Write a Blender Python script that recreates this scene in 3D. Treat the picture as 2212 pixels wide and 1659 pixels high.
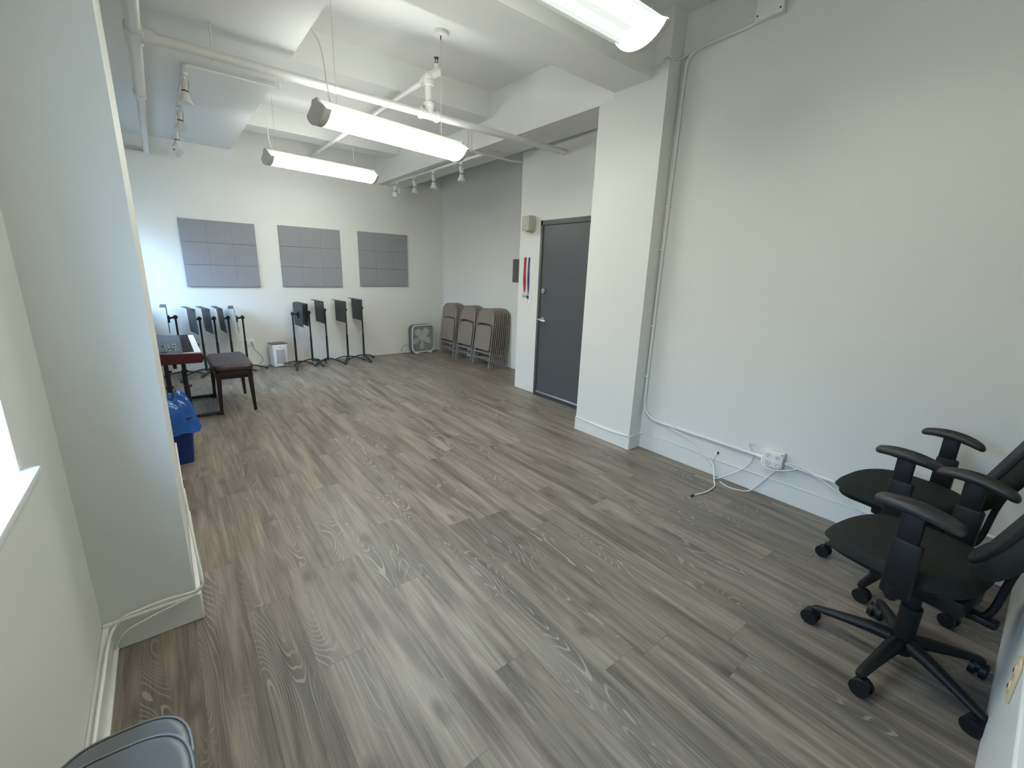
import bpy, bmesh, math, random
from mathutils import Vector, Matrix, Euler
random.seed(7)
sc = bpy.context.scene
for o in list(bpy.data.objects): bpy.data.objects.remove(o)
C = sc.collection
PI = math.pi
R = math.radians

# ------------------------------------------------------------------ camera, sky, exposure
cam_d = bpy.data.cameras.new('camera'); cam = bpy.data.objects.new('camera', cam_d); C.objects.link(cam)
yaw, pitch, roll = R(38.728), R(-14.436), R(2.050)
fw = Vector((math.sin(yaw)*math.cos(pitch), math.cos(yaw)*math.cos(pitch), math.sin(pitch)))
rt = Vector((math.cos(yaw), -math.sin(yaw), 0)); up = rt.cross(fw)
rt2 = math.cos(roll)*rt + math.sin(roll)*up; up2 = -math.sin(roll)*rt + math.cos(roll)*up
cam.matrix_world = Matrix(((rt2.x, up2.x, -fw.x, 0), (rt2.y, up2.y, -fw.y, 0), (rt2.z, up2.z, -fw.z, 1.5), (0, 0, 0, 1)))
cam_d.sensor_fit = 'HORIZONTAL'; cam_d.sensor_width = 36; cam_d.lens = 36*935.95/2212; cam_d.clip_start = 0.02
sc.camera = cam
sc.view_settings.view_transform = 'Standard'; sc.view_settings.look = 'None'
sc.view_settings.exposure = 0.34; sc.view_settings.gamma = 1; sc.view_settings.use_curve_mapping = False
try:
    sc.cycles.use_denoising = True; sc.cycles.max_bounces = 10; sc.cycles.diffuse_bounces = 6
    sc.cycles.sample_clamp_indirect = 6
except Exception: pass
w = bpy.data.worlds.new('sky'); sc.world = w; w.use_nodes = True
SKY = 25.0; LAMP = 44.0
bg = w.node_tree.nodes['Background']; bg.inputs[1].default_value = SKY
# bright hazy blue sky above a darker band of street and buildings at and below the horizon
wn = w.node_tree.nodes; wl_ = w.node_tree.links
_tc = wn.new('ShaderNodeTexCoord'); _sx = wn.new('ShaderNodeSeparateXYZ'); wl_.new(_tc.outputs['Generated'], _sx.inputs[0])
_rp = wn.new('ShaderNodeValToRGB'); wl_.new(_sx.outputs[2], _rp.inputs[0]); wl_.new(_rp.outputs[0], bg.inputs[0])
_rp.color_ramp.elements[0].position = 0.0; _rp.color_ramp.elements[0].color = (0.05, 0.055, 0.062, 1)
_rp.color_ramp.elements[1].position = 0.42; _rp.color_ramp.elements[1].color = (0.44, 0.69, 1.0, 1)
_e = _rp.color_ramp.elements.new(0.12); _e.color = (0.15, 0.20, 0.27, 1)
def portal(loc, sy, sz):
    d = bpy.data.lights.new('window_portal', 'AREA'); d.shape = 'RECTANGLE'; d.size = sz; d.size_y = sy; d.cycles.is_portal = True
    o = bpy.data.objects.new('window_portal', d); C.objects.link(o); o.location = loc; o.rotation_euler = (0, -PI/2, 0)
    return o
portal((-0.68, 1.12, 1.52), 0.95, 1.2)
portal((-0.68, 6.5, 1.52), 1.4, 1.2)

# ------------------------------------------------------------------ materials
def mat(name, col, rough=0.6, metal=0.0, spec=0.5, noise=0.0, nscale=8.0, bump=0.0, bscale=60.0, coat=0.0):
    m = bpy.data.materials.new(name); m.use_nodes = True; nt = m.node_tree; b = nt.nodes['Principled BSDF']
    b.inputs['Roughness'].default_value = rough; b.inputs['Metallic'].default_value = metal
    b.inputs['Specular IOR Level'].default_value = spec; b.inputs['Coat Weight'].default_value = coat
    tc = nt.nodes.new('ShaderNodeTexCoord')
    n = nt.nodes.new('ShaderNodeTexNoise'); n.inputs['Scale'].default_value = nscale; n.inputs['Detail'].default_value = 4
    nt.links.new(tc.outputs['Object'], n.inputs['Vector'])
    mx = nt.nodes.new('ShaderNodeMix'); mx.data_type = 'RGBA'
    mx.inputs[6].default_value = (*[max(0, c*(1-noise)) for c in col], 1); mx.inputs[7].default_value = (*[min(1, c*(1+noise)) for c in col], 1)
    nt.links.new(n.outputs[0], mx.inputs[0]); nt.links.new(mx.outputs[2], b.inputs['Base Color'])
    if bump:
        n2 = nt.nodes.new('ShaderNodeTexNoise'); n2.inputs['Scale'].default_value = bscale; n2.inputs['Detail'].default_value = 3
        nt.links.new(tc.outputs['Object'], n2.inputs['Vector'])
        bp = nt.nodes.new('ShaderNodeBump'); bp.inputs['Strength'].default_value = bump; bp.inputs['Distance'].default_value = 0.004
        nt.links.new(n2.outputs[0], bp.inputs['Height']); nt.links.new(bp.outputs[0], b.inputs['Normal'])
    return m
def emis(name, col, s):
    m = bpy.data.materials.new(name); m.use_nodes = True; nt = m.node_tree; nt.nodes.clear()
    e = nt.nodes.new('ShaderNodeEmission'); e.inputs[0].default_value = (*col, 1); e.inputs[1].default_value = s
    o = nt.nodes.new('ShaderNodeOutputMaterial'); nt.links.new(e.outputs[0], o.inputs[0]); return m
M = {}
M['wall'] = mat('wall_paint', (0.66, 0.665, 0.635), 0.55, noise=0.015, nscale=2, bump=0.06, bscale=40)
M['ceiling'] = mat('ceiling_paint', (0.68, 0.685, 0.665), 0.6, noise=0.02, nscale=2, bump=0.08, bscale=25)
M['trim'] = mat('trim_paint', (0.68, 0.685, 0.66), 0.35, noise=0.03, nscale=14, bump=0.1, bscale=30)
M['pipe'] = mat('pipe_paint', (0.66, 0.66, 0.64), 0.35, noise=0.03)
M['white_metal'] = mat('white_metal', (0.66, 0.66, 0.63), 0.4)
M['endcap'] = mat('fixture_grey', (0.50, 0.48, 0.46), 0.5)
M['white_plastic'] = mat('white_plastic', (0.72, 0.72, 0.70), 0.35)
M['almond'] = mat('almond_plastic', (0.55, 0.44, 0.27), 0.4)
M['beige'] = mat('beige_plastic', (0.46, 0.45, 0.38), 0.5)
M['cable'] = mat('cable_white', (0.72, 0.72, 0.68), 0.45)
M['door'] = mat('door_paint', (0.068, 0.070, 0.074), 0.42, noise=0.04)
M['frame'] = mat('door_frame_paint', (0.085, 0.088, 0.085), 0.45)
M['steel'] = mat('brushed_steel', (0.55, 0.55, 0.55), 0.28, metal=1.0)
M['alum'] = mat('aluminium', (0.62, 0.62, 0.62), 0.35, metal=0.9)
M['felt'] = mat('grey_felt', (0.262, 0.266, 0.285), 0.95, noise=0.22, nscale=90, bump=0.3, bscale=200, spec=0.1)
M['black'] = mat('black_metal', (0.012, 0.011, 0.013), 0.38, noise=0.2)
M['desk'] = mat('stand_desk_black', (0.022, 0.026, 0.026), 0.5, noise=0.1)
M['blackplastic'] = mat('black_plastic', (0.0055, 0.0055, 0.006), 0.5, spec=0.3, noise=0.2, bump=0.1, bscale=120)
M['fabric'] = mat('charcoal_fabric', (0.014, 0.016, 0.014), 0.8, noise=0.25, nscale=60, bump=0.3, bscale=300, spec=0.2)
M['armpad'] = mat('arm_pad_rubber', (0.022, 0.023, 0.021), 0.5, noise=0.25, nscale=30, bump=0.2, bscale=200)
M['taupe'] = mat('taupe_metal', (0.205, 0.172, 0.142), 0.42, noise=0.06, nscale=5)
M['kbred'] = mat('dark_red_lacquer', (0.045, 0.002, 0.006), 0.4)
M['kbgrey'] = mat('keyboard_panel', (0.028, 0.034, 0.040), 0.6)
M['key_white'] = mat('key_white', (0.75, 0.75, 0.78), 0.3)
M['led'] = mat('button_white', (0.5, 0.55, 0.6), 0.4)
M['leather'] = mat('brown_leather', (0.034, 0.019, 0.017), 0.5, noise=0.15, nscale=20, bump=0.2, bscale=150)
M['benchwood'] = mat('dark_mahogany', (0.011, 0.0035, 0.0035), 0.35, noise=0.3, nscale=12)
M['bin'] = mat('blue_plastic', (0.001, 0.017, 0.12), 0.35)
M['bag'] = mat('blue_bag', (0.004, 0.085, 0.36), 0.22, noise=0.2, nscale=12, bump=0.6, bscale=20)
M['bag'].node_tree.nodes['Principled BSDF'].inputs['Transmission Weight'].default_value = 0.15
M['fan_side'] = mat('fan_grey', (0.09, 0.10, 0.11), 0.45)
M['fan_front'] = mat('fan_light', (0.58, 0.61, 0.60), 0.45)
M['purifier_top'] = mat('purifier_top', (0.10, 0.10, 0.11), 0.4)
M['purifier_grille'] = mat('purifier_grille', (0.40, 0.41, 0.47), 0.7)
M['vinyl'] = mat('grey_vinyl', (0.115, 0.125, 0.135), 0.33, noise=0.12, nscale=8, bump=0.15, bscale=30)
M['piping'] = mat('grey_piping', (0.20, 0.21, 0.22), 0.4)
M['red'] = mat('red_ribbon', (0.45, 0.012, 0.03), 0.6)
M['navy'] = mat('navy_ribbon', (0.02, 0.045, 0.15), 0.6)
M['darkgrey'] = mat('panel_door_grey', (0.10, 0.11, 0.105), 0.5)
M['darkred'] = mat('sprinkler_bronze', (0.05, 0.012, 0.012), 0.4)
M['dark'] = mat('dark_slot', (0.03, 0.03, 0.03), 0.7)
M['tube'] = emis('fluorescent_tube', (1.0, 0.95, 0.84), LAMP*2.2)
M['lens'] = emis('lit_diffuser', (0.975, 0.985, 0.92), LAMP*0.60)
M['lens_up'] = emis('upper_lit_diffuser', (0.975, 0.985, 0.92), LAMP*0.24)
M['tube_near'] = emis('near_fluorescent_tube', (1.0, 0.955, 0.865), LAMP*3.0)
# clear prismatic lens of the near fixture: shows the tubes, glows itself
def lens_clear(name, st, fac):
    m = bpy.data.materials.new(name); m.use_nodes = True; nt = m.node_tree; nt.nodes.clear()
    e = nt.nodes.new('ShaderNodeEmission'); e.inputs[0].default_value = (0.96, 1.0, 0.97, 1); e.inputs[1].default_value = st
    t = nt.nodes.new('ShaderNodeBsdfTransparent'); t.inputs[0].default_value = (0.92, 0.94, 0.92, 1)
    a = nt.nodes.new('ShaderNodeMixShader'); a.inputs[0].default_value = 1-fac
    o = nt.nodes.new('ShaderNodeOutputMaterial')
    nt.links.new(e.outputs[0], a.inputs[1]); nt.links.new(t.outputs[0], a.inputs[2]); nt.links.new(a.outputs[0], o.inputs[0]); return m
M['lens_clear'] = lens_clear('glowing_clear_lens', 0.55, 0.22); M['lens_up_near'] = lens_clear('near_upper_lens', 1.25, 0.55)
def glass_mat():
    m = bpy.data.materials.new('window_glass'); m.use_nodes = True; nt = m.node_tree; nt.nodes.clear()
    t = nt.nodes.new('ShaderNodeBsdfTransparent'); t.inputs[0].default_value = (0.95, 0.98, 1, 1)
    g = nt.nodes.new('ShaderNodeBsdfGlossy'); g.inputs['Roughness'].default_value = 0.02
    a = nt.nodes.new('ShaderNodeMixShader'); a.inputs[0].default_value = 0.06
    o = nt.nodes.new('ShaderNodeOutputMaterial')
    nt.links.new(t.outputs[0], a.inputs[1]); nt.links.new(g.outputs[0], a.inputs[2]); nt.links.new(a.outputs[0], o.inputs[0]); return m
M['glass'] = glass_mat()

def plank_mat():
    m = bpy.data.materials.new('plank_vinyl'); m.use_nodes = True; nt = m.node_tree; N = nt.nodes; L = nt.links
    b = N['Principled BSDF']
    tc = N.new('ShaderNodeTexCoord'); oi = N.new('ShaderNodeObjectInfo')
    def math_(op, a, bb=None, c=None):
        n = N.new('ShaderNodeMath'); n.operation = op
        for i, v in enumerate((a, bb, c)):
            if v is None: continue
            if isinstance(v, (int, float)): n.inputs[i].default_value = v
            else: L.new(v, n.inputs[i])
        return n.outputs[0]
    offs = N.new('ShaderNodeCombineXYZ')
    L.new(math_('MULTIPLY', oi.outputs['Random'], 53.0), offs.inputs[0]); L.new(math_('MULTIPLY', oi.outputs['Random'], 171.0), offs.inputs[1])
    add = N.new('ShaderNodeVectorMath'); add.operation = 'ADD'; L.new(tc.outputs['Object'], add.inputs[0]); L.new(offs.outputs[0], add.inputs[1])
    def noise(sx, sy, detail=3, dist=0.0, rough=0.5):
        mp = N.new('ShaderNodeMapping'); mp.inputs['Scale'].default_value = (sx, sy, 1); L.new(add.outputs[0], mp.inputs[0])
        n = N.new('ShaderNodeTexNoise'); n.inputs['Scale'].default_value = 1; n.inputs['Detail'].default_value = detail
        n.inputs['Distortion'].default_value = dist; n.inputs['Roughness'].default_value = rough
        L.new(mp.outputs[0], n.inputs['Vector']); return n.outputs[0]
    def ramp(src, pts):
        r = N.new('ShaderNodeValToRGB'); L.new(src, r.inputs[0]); e = r.color_ramp.elements
        e[0].position, e[0].color = pts[0][0], (*pts[0][1], 1); e[1].position, e[1].color = pts[-1][0], (*pts[-1][1], 1)
        for p, c in pts[1:-1]: x = e.new(p); x.color = (*c, 1)
        return r.outputs[0]
    def mix(f, a, bb, mode='MIX'):
        n = N.new('ShaderNodeMix'); n.data_type = 'RGBA'; n.blend_type = mode
        if isinstance(f, (int, float)): n.inputs[0].default_value = f
        else: L.new(f, n.inputs[0])
        for s, v in ((6, a), (7, bb)):
            if isinstance(v, tuple): n.inputs[s].default_value = (*v, 1)
            else: L.new(v, n.inputs[s])
        return n.outputs[2]
    blotch = math_('ADD', math_('MULTIPLY', noise(9, 0.85, 4, 0.5, 0.55), 0.62), math_('MULTIPLY', noise(38, 2.2, 4, 0.3, 0.6), 0.38))
    base = ramp(blotch, [(0.34, (0.075, 0.067, 0.063)), (0.44, (0.145, 0.127, 0.112)), (0.53, (0.222, 0.196, 0.168)), (0.66, (0.320, 0.288, 0.252))])
    streak = noise(120, 3.0, 4, 0.2, 0.6)
    base = mix(1.0, base, ramp(streak, [(0.25, (0.61, 0.60, 0.575)), (0.75, (1.16, 1.13, 1.07))]), 'MULTIPLY')
    # growth-ring contours (pale thin lines in the darker heartwood)
    field = noise(7.5, 1.05, 1.2, 0.5, 0.4)
    saw = math_('FRACT', math_('MULTIPLY', field, 34.0))
    line = math_('SMOOTH_MIN', math_('GREATER_THAN', saw, 0.80), 1.0, 0.1)
    heart = ramp(noise(5, 0.9, 2, 0.4), [(0.50, (0, 0, 0)), (0.62, (1, 1, 1))])
    lm = math_('MULTIPLY', math_('MULTIPLY', line, 0.5), heart)
    base = mix(math_('MULTIPLY', heart, 0.50), base, (0.095, 0.085, 0.080))
    base = mix(lm, base, (0.40, 0.37, 0.33))
    # knots
    mp = N.new('ShaderNodeMapping'); mp.inputs['Scale'].default_value = (4.4, 1.9, 1); L.new(add.outputs[0], mp.inputs[0])
    nd = N.new('ShaderNodeVectorMath'); nd.operation = 'ADD'; nn = N.new('ShaderNodeTexNoise'); nn.inputs['Scale'].default_value = 7; L.new(mp.outputs[0], nn.inputs['Vector'])
    ns = N.new('ShaderNodeVectorMath'); ns.operation = 'SCALE'; ns.inputs['Scale'].default_value = 0.16; L.new(nn.outputs['Color'], ns.inputs[0])
    L.new(mp.outputs[0], nd.inputs[0]); L.new(ns.outputs[0], nd.inputs[1])
    vo = N.new('ShaderNodeTexVoronoi'); vo.inputs['Scale'].default_value = 1.0; vo.voronoi_dimensions = '2D'; L.new(nd.outputs[0], vo.inputs['Vector'])
    kn = ramp(vo.outputs['Distance'], [(0.02, (1, 1, 1)), (0.16, (0, 0, 0))])
    pick = N.new('ShaderNodeSeparateColor'); L.new(vo.outputs['Color'], pick.inputs[0])
    kf = math_('MULTIPLY', kn, math_('GREATER_THAN', pick.outputs[0], 0.62))
    base = mix(math_('MULTIPLY', kf, 0.62), base, (0.055, 0.046, 0.045))
    # lime scuffs
    sc_ = ramp(noise(16, 5, 5, 1.2, 0.65), [(0.66, (0, 0, 0)), (0.80, (1, 1, 1))])
    base = mix(math_('MULTIPLY', sc_, 0.40), base, (0.42, 0.38, 0.34))
    # plank to plank tone
    tone = ramp(oi.outputs['Random'], [(0.0, (0.93, 0.90, 0.85)), (0.35, (1.0, 0.98, 0.94)), (0.7, (1.06, 1.0, 0.98)), (1.0, (0.96, 0.97, 0.92))])
    base = mix(1.0, base, tone, 'MULTIPLY')
    L.new(base, b.inputs['Base Color'])
    L.new(math_('MULTIPLY_ADD', streak, 0.16, 0.32), b.inputs['Roughness'])
    b.inputs['Specular IOR Level'].default_value = 0.45
    bp = N.new('ShaderNodeBump'); bp.inputs['Strength'].default_value = 0.22; bp.inputs['Distance'].default_value = 0.002
    L.new(math_('ADD', streak, math_('MULTIPLY', line, 0.25)), bp.inputs['Height']); L.new(bp.outputs[0], b.inputs['Normal'])
    return m
M['plank'] = plank_mat()

# ------------------------------------------------------------------ mesh helpers
class MB:
    def __init__(s): s.bm = bmesh.new()
    def _add(s, fn, mtx):
        t = bmesh.new(); fn(t)
        if mtx is not None: bmesh.ops.transform(t, matrix=mtx, verts=t.verts)
        me = bpy.data.meshes.new('t'); t.to_mesh(me); t.free(); s.bm.from_mesh(me); bpy.data.meshes.remove(me); return s
    def box(s, c, d, bev=0.0, seg=2, mtx=None):
        def f(t):
            bmesh.ops.create_cube(t, size=1); bmesh.ops.scale(t, vec=d, verts=t.verts); bmesh.ops.translate(t, vec=c, verts=t.verts)
            if bev: bmesh.ops.bevel(t, geom=t.edges[:], offset=bev, segments=seg, affect='EDGES', profile=0.5)
        return s._add(f, mtx)
    def span(s, a, b, bev=0.0, seg=2):
        return s.box([(a[i]+b[i])/2 for i in range(3)], [abs(b[i]-a[i]) for i in range(3)], bev, seg)
    def cyl(s, p0, p1, r0, r1=None, n=16, caps=True):
        r1 = r0 if r1 is None else r1; p0, p1 = Vector(p0), Vector(p1); d = p1-p0
        m = Matrix.Translation((p0+p1)/2) @ d.to_track_quat('Z', 'Y').to_matrix().to_4x4()
        return s._add(lambda t: bmesh.ops.create_cone(t, cap_ends=caps, segments=n, radius1=r0, radius2=r1, depth=d.length), m)
    def sph(s, c, r, n=12, sc_=(1, 1, 1)):
        return s._add(lambda t: bmesh.ops.create_uvsphere(t, u_segments=n, v_segments=max(6, n//2), radius=r), Matrix.Translation(c) @ Matrix.Diagonal((*sc_, 1)))
    def tube(s, pts, r, n=8, smooth=0, closed=False):
        P = [Vector(p) for p in pts]
        if smooth:
            Q = []
            m_ = len(P)
            for i in range(m_ - (0 if closed else 1)):
                p0 = P[(i-1) % m_] if closed or i > 0 else P[i]*2-P[i+1]; p1 = P[i]; p2 = P[(i+1) % m_]
                p3 = P[(i+2) % m_] if closed or i+2 < m_ else p2*2-p1
                for k in range(smooth):
                    t = k/smooth; Q.append(0.5*((2*p1)+(-p0+p2)*t+(2*p0-5*p1+4*p2-p3)*t*t+(-p0+3*p1-3*p2+p3)*t**3))
            if not closed: Q.append(P[-1])
            P = Q
        bm = s.bm; rings = []; m_ = len(P); prev = None
        for i, p in enumerate(P):
            a = P[(i-1) % m_] if closed or i else p; b = P[(i+1) % m_] if closed or i < m_-1 else p
            d = (b-a).normalized()
            if prev is None: u = d.orthogonal().normalized()
            else: u = (prev-d*prev.dot(d)).normalized()
            prev = u; v = d.cross(u); rr = r[i*len(r)//m_] if isinstance(r, (list, tuple)) else r
            rings.append([bm.verts.new(p+(u*math.cos(2*PI*k/n)+v*math.sin(2*PI*k/n))*rr) for k in range(n)])
        for i in range(m_ if closed else m_-1):
            A, B = rings[i], rings[(i+1) % m_]
            for k in range(n): bm.faces.new((A[k], A[(k+1) % n], B[(k+1) % n], B[k]))
        if not closed: bm.faces.new(rings[0][::-1]); bm.faces.new(rings[-1])
        return s
    def lathe(s, prof, n=24, mtx=None):
        def f(t):
            rings = [[t.verts.new((r*math.cos(2*PI*k/n), r*math.sin(2*PI*k/n), z)) for k in range(n)] for r, z in prof]
            for A, B in zip(rings, rings[1:]):
                for k in range(n): t.faces.new((A[k], A[(k+1) % n], B[(k+1) % n], B[k]))
            t.faces.new(rings[0][::-1]); t.faces.new(rings[-1])
        return s._add(f, mtx)
    def pillow(s, w, d, z0, z1, r, ex=4.0, n=48, mtx=None, crown=0.0, k=4):
        """rounded slab with a superellipse outline and rolled edges"""
        def ring(t, ins, z):
            out = []
            for i in range(n):
                a = 2*PI*i/n; c_, s_ = math.cos(a), math.sin(a)
                x = math.copysign(abs(c_)**(2/ex), c_)*(w/2-ins); y = math.copysign(abs(s_)**(2/ex), s_)*(d/2-ins)
                out.append(t.verts.new((x, y, z)))
            return out
        def f(t):
            R_ = []
            for i in range(k+1):
                a = PI/2*i/k; R_.append(ring(t, r*(1-math.sin(a)), z0+r*(1-math.cos(a))))
            for i in range(k+1):
                a = PI/2*i/k; R_.append(ring(t, r*(1-math.cos(a)), z1-r+r*math.sin(a)))
            if crown:
                R_.append(ring(t, min(w, d)*0.25, z1+crown*0.7)); R_.append(ring(t, min(w, d)*0.4, z1+crown))
            for A, B in zip(R_, R_[1:]):
                for j in range(n): t.faces.new((A[j], A[(j+1) % n], B[(j+1) % n], B[j]))
            t.faces.new(R_[0][::-1]); t.faces.new(R_[-1])
        return s._add(f, mtx)
    def prism(s, pts, axis, a, b, mtx=None):
        """extrude a 2D outline along an axis from a to b"""
        def P(p, h):
            return {'x': (h, p[0], p[1]), 'y': (p[0], h, p[1]), 'z': (p[0], p[1], h)}[axis]
        def f(t):
            A = [t.verts.new(P(p, a)) for p in pts]; B = [t.verts.new(P(p, b)) for p in pts]; n = len(pts)
            for i in range(n): t.faces.new((A[i], A[(i+1) % n], B[(i+1) % n], B[i]))
            t.faces.new(A[::-1]); t.faces.new(B); bmesh.ops.recalc_face_normals(t, faces=t.faces)
        return s._add(f, mtx)
    def xf(s, m): bmesh.ops.transform(s.bm, matrix=m, verts=s.bm.verts); return s
def obj(name, mb, material, parent=None, smooth=True, angle=40, loc=None):
    bm = mb.bm; bmesh.ops.recalc_face_normals(bm, faces=bm.faces)
    me = bpy.data.meshes.new(name); bm.to_mesh(me); bm.free()
    me.materials.append(M[material] if isinstance(material, str) else material)
    if smooth:
        me.shade_smooth()
        try: me.set_sharp_from_angle(angle=R(angle))
        except Exception: pass
    o = bpy.data.objects.new(name, me); C.objects.link(o)
    if parent: o.parent = parent
    if loc: o.location = loc
    return o
def thing(name, label, cat, loc=(0, 0, 0), rz=0, group=None):
    o = bpy.data.objects.new(name, None); C.objects.link(o); o.location = loc; o.rotation_euler = (0, 0, rz)
    o['label'] = label; o['category'] = cat
    if group: o['group'] = group
    o.empty_display_size = 0.1; return o
def tag(o, label, cat, group=None):
    o['label'] = label; o['category'] = cat
    if group: o['group'] = group
    return o
def struct(name, mb, m, parent=None, smooth=False, label=None):
    o = obj(name, mb, m, parent, smooth)
    if parent is None: o['kind'] = 'structure'
    if label: o['label'] = label
    return o
def dup(root, loc, rz=None, label=None, group=None):
    r = root.copy(); C.objects.link(r); r.location = loc
    if rz is not None: r.rotation_euler = (r.rotation_euler[0], r.rotation_euler[1], rz)
    if label: r['label'] = label
    if group: r['group'] = group
    def rec(src, dst):
        for ch in list(src.children):
            c = ch.copy(); C.objects.link(c); c.parent = dst; rec(ch, c)
    rec(root, r); return r
def sharedpart(name, src, parent, loc=(0, 0, 0), rot=(0, 0, 0)):
    o = bpy.data.objects.new(name, src.data); C.objects.link(o); o.parent = parent; o.location = loc; o.rotation_euler = rot; return o

# ------------------------------------------------------------------ the room
ZC = 3.36
XL, XR, XD, XA, YF, YB = -0.35, 3.25, 3.60, 4.34, 7.38, -0.50
fl = struct('floor', MB().span((XL-0.4, YB-0.1, -0.12), (XA+0.2, YF+0.15, -0.006)), 'dark')
PW, PL = 0.178, 1.22
k0 = int(math.floor((XL-1.0)/PW)); k1 = int(math.ceil((XA-1.0)/PW))
fixed = {0: 1.39, 2: 0.77, -5: 1.96}
for k in range(k0, k1):
    x0, x1 = 1.0+k*PW, 1.0+(k+1)*PW
    x0c, x1c = max(x0, XL-0.005), min(x1, XA+0.005)
    if x1c-x0c < 0.01: continue
    j = fixed.get(k, random.random()*PL)
    y = j-math.ceil((j-YB)/PL)*PL
    while y < YF:
        a, b = max(y, YB+0.002), min(y+PL, YF-0.002)
        y += PL
        if b-a < 0.01: continue
        if x0c > XR+0.03 and b < 2.2: continue
        if x0c > XD+0.03 and b < 4.4: continue
        cx, cy = (x0c+x1c)/2, (a+b)/2
        m_ = MB().box((0, 0, -0.003), (x1c-x0c-0.0003, b-a-0.0004, 0.006), 0.0004, 1)
        obj('plank', m_, 'plank', fl, smooth=False, loc=(cx, cy, random.uniform(-0.0003, 0)))
# walls
T = 0.15
struct('wall_back', MB().span((XL-T, YF, 0), (XA+T, YF+T, ZC)), 'wall')
def wall_with_holes(name, x0, x1, ya, yb, holes, z1=ZC):
    m_ = MB(); ys = ya
    for (h0, h1, z0_, z1_) in holes:
        m_.span((x0, ys, 0), (x1, h0, z1)); m_.span((x0, h0, 0), (x1, h1, z0_)); m_.span((x0, h0, z1_), (x1, h1, z1)); ys = h1
    m_.span((x0, ys, 0), (x1, yb, z1)); return struct(name, m_, 'wall')
wall_with_holes('wall_left', XL-0.32, XL, YB-T, YF, [(0.65, 1.585, 0.93, 2.12), (5.80, 7.22, 0.93, 2.12)])
struct('wall_right', MB().span((XR, YB-T, 0), (XR+T, 2.81, ZC)), 'wall')
struct('wall_right_door', MB().span((XD, 2.81, 0), (XD+0.30, 3.085, ZC)).span((XD, 4.045, 0), (XD+0.30, 4.43, ZC)).span((XD, 3.085, 2.10), (XD+0.30, 4.045, ZC)), 'wall')
struct('wall_right_alcove', MB().prism([(4.335, 4.20), (4.17, YF+0.02), (4.17+T+0.2, YF+0.02), (4.335+T+0.1, 4.20)], 'z', 0, ZC).span((XD+0.29, 4.20, 0), (4.36, 4.43, ZC)), 'wall')
struct('wall_front', MB().span((XL-T, YB-T, 0), (XR+T, YB, ZC)), 'wall')
# low boxed ledge along the wall behind the camera, on the right
lg = struct('trim_ledge', MB().span((0.75, YB, 0), (XR, -0.135, 0.54), 0.006), 'trim')
struct('ceiling', MB().span((XL-T, YB-T, ZC), (XA+T, YF+T, ZC+0.12)), 'ceiling')
# columns
colR = struct('wall_column_right', MB().span((3.09, 2.165, 0), (XD, 2.81, ZC)), 'wall')
colL = struct('wall_column_left', MB().span((XL, 2.05, 0), (-0.055, 2.84, 2.96)), 'wall')
# beams and bulkheads
struct('ceiling_soffit_left', MB().span((XL, YB, 2.955), (0.95, YF, ZC)), 'ceiling')
struct('ceiling_beam_near', MB().span((0.95, 2.30, 2.94), (3.26, 2.655, ZC)), 'ceiling')
struct('ceiling_beam_middle', MB().span((0.95, 4.32, 3.11), (3.05, 5.30, ZC)), 'ceiling')
struct('ceiling_beam_far', MB().span((0.95, 6.55, 3.11), (3.0, 6.88, ZC)), 'ceiling')
bh = MB(); q = [bh.bm.verts.new(p) for p in ((3.088, 2.655, 2.882), (3.50, 2.655, 2.882), (3.42, YF, 2.812), (2.965, YF, 2.812), (3.088, 2.655, ZC), (3.50, 2.655, ZC), (3.42, YF, ZC), (2.965, YF, ZC))]
for f in ((0, 1, 2, 3), (4, 5, 6, 7), (0, 1, 5, 4), (1, 2, 6, 5), (2, 3, 7, 6), (3, 0, 4, 7)): bh.bm.faces.new([q[i] for i in f])
struct('ceiling_bulkhead_right', bh, 'ceiling')
# baseboards
def board(name, a, b): return struct(name, MB().span(a, b, 0.004, 2), 'trim')
board('baseboard_right', (XR-0.014, -0.13, 0), (XR, 2.165, 0.135))
board('baseboard_column_right', (3.076, 2.1525, 0), (3.088, 2.81, 0.131))
board('baseboard_column_right_near', (3.0775, 2.151, 0), (XR, 2.163, 0.13))
board('baseboard_left', (XL, YB, 0), (XL+0.022, 2.05, 0.115))
board('baseboard_column_left', (XL, 2.030, 0), (-0.0375, 2.049, 0.124))
board('baseboard_column_left_side', (-0.054, 2.0315, 0), (-0.036, 2.84, 0.125))
board('trim_floor_left', (XL+0.02, YB, 0), (XL+0.034, 2.035, 0.014))
# windows: sash, mullion, glass, sill
def window(i, y0, y1, z0, z1, nm):
    f = MB(); x = -0.62; t = 0.045
    f.span((x, y0, z0), (x+0.05, y0+t, z1)).span((x, y1-t, z0), (x+0.05, y1, z1)).span((x, y0, z0), (x+0.05, y1, z0+t)).span((x, y0, z1-t), (x+0.05, y1, z1))
    f.span((x, y0, (z0+z1)/2-0.02), (x+0.05, y1, (z0+z1)/2+0.02))
    for k in range(1, nm): yy = y0+(y1-y0)*k/nm; f.span((x, yy-0.03, z0), (x+0.05, yy+0.03, z1))
    wd = struct('window_%d' % i, f, 'trim')
    for k in range(nm):
        a, b = y0+(y1-y0)*k/nm, y0+(y1-y0)*(k+1)/nm
        obj('pane', MB().span((x+0.02, a+0.02, z0+0.02), (x+0.026, b-0.02, z1-0.02)), 'glass', wd, smooth=False)
    obj('window_sill', MB().span((x+0.05, y0-0.005, z0-0.005), (XL+0.035, y1+0.035, z0+0.022), 0.006), 'trim', wd)
    return wd
window(1, 0.655, 1.58, 0.935, 2.115, 1)
window(2, 5.805, 7.215, 0.935, 2.115, 2)
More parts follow.
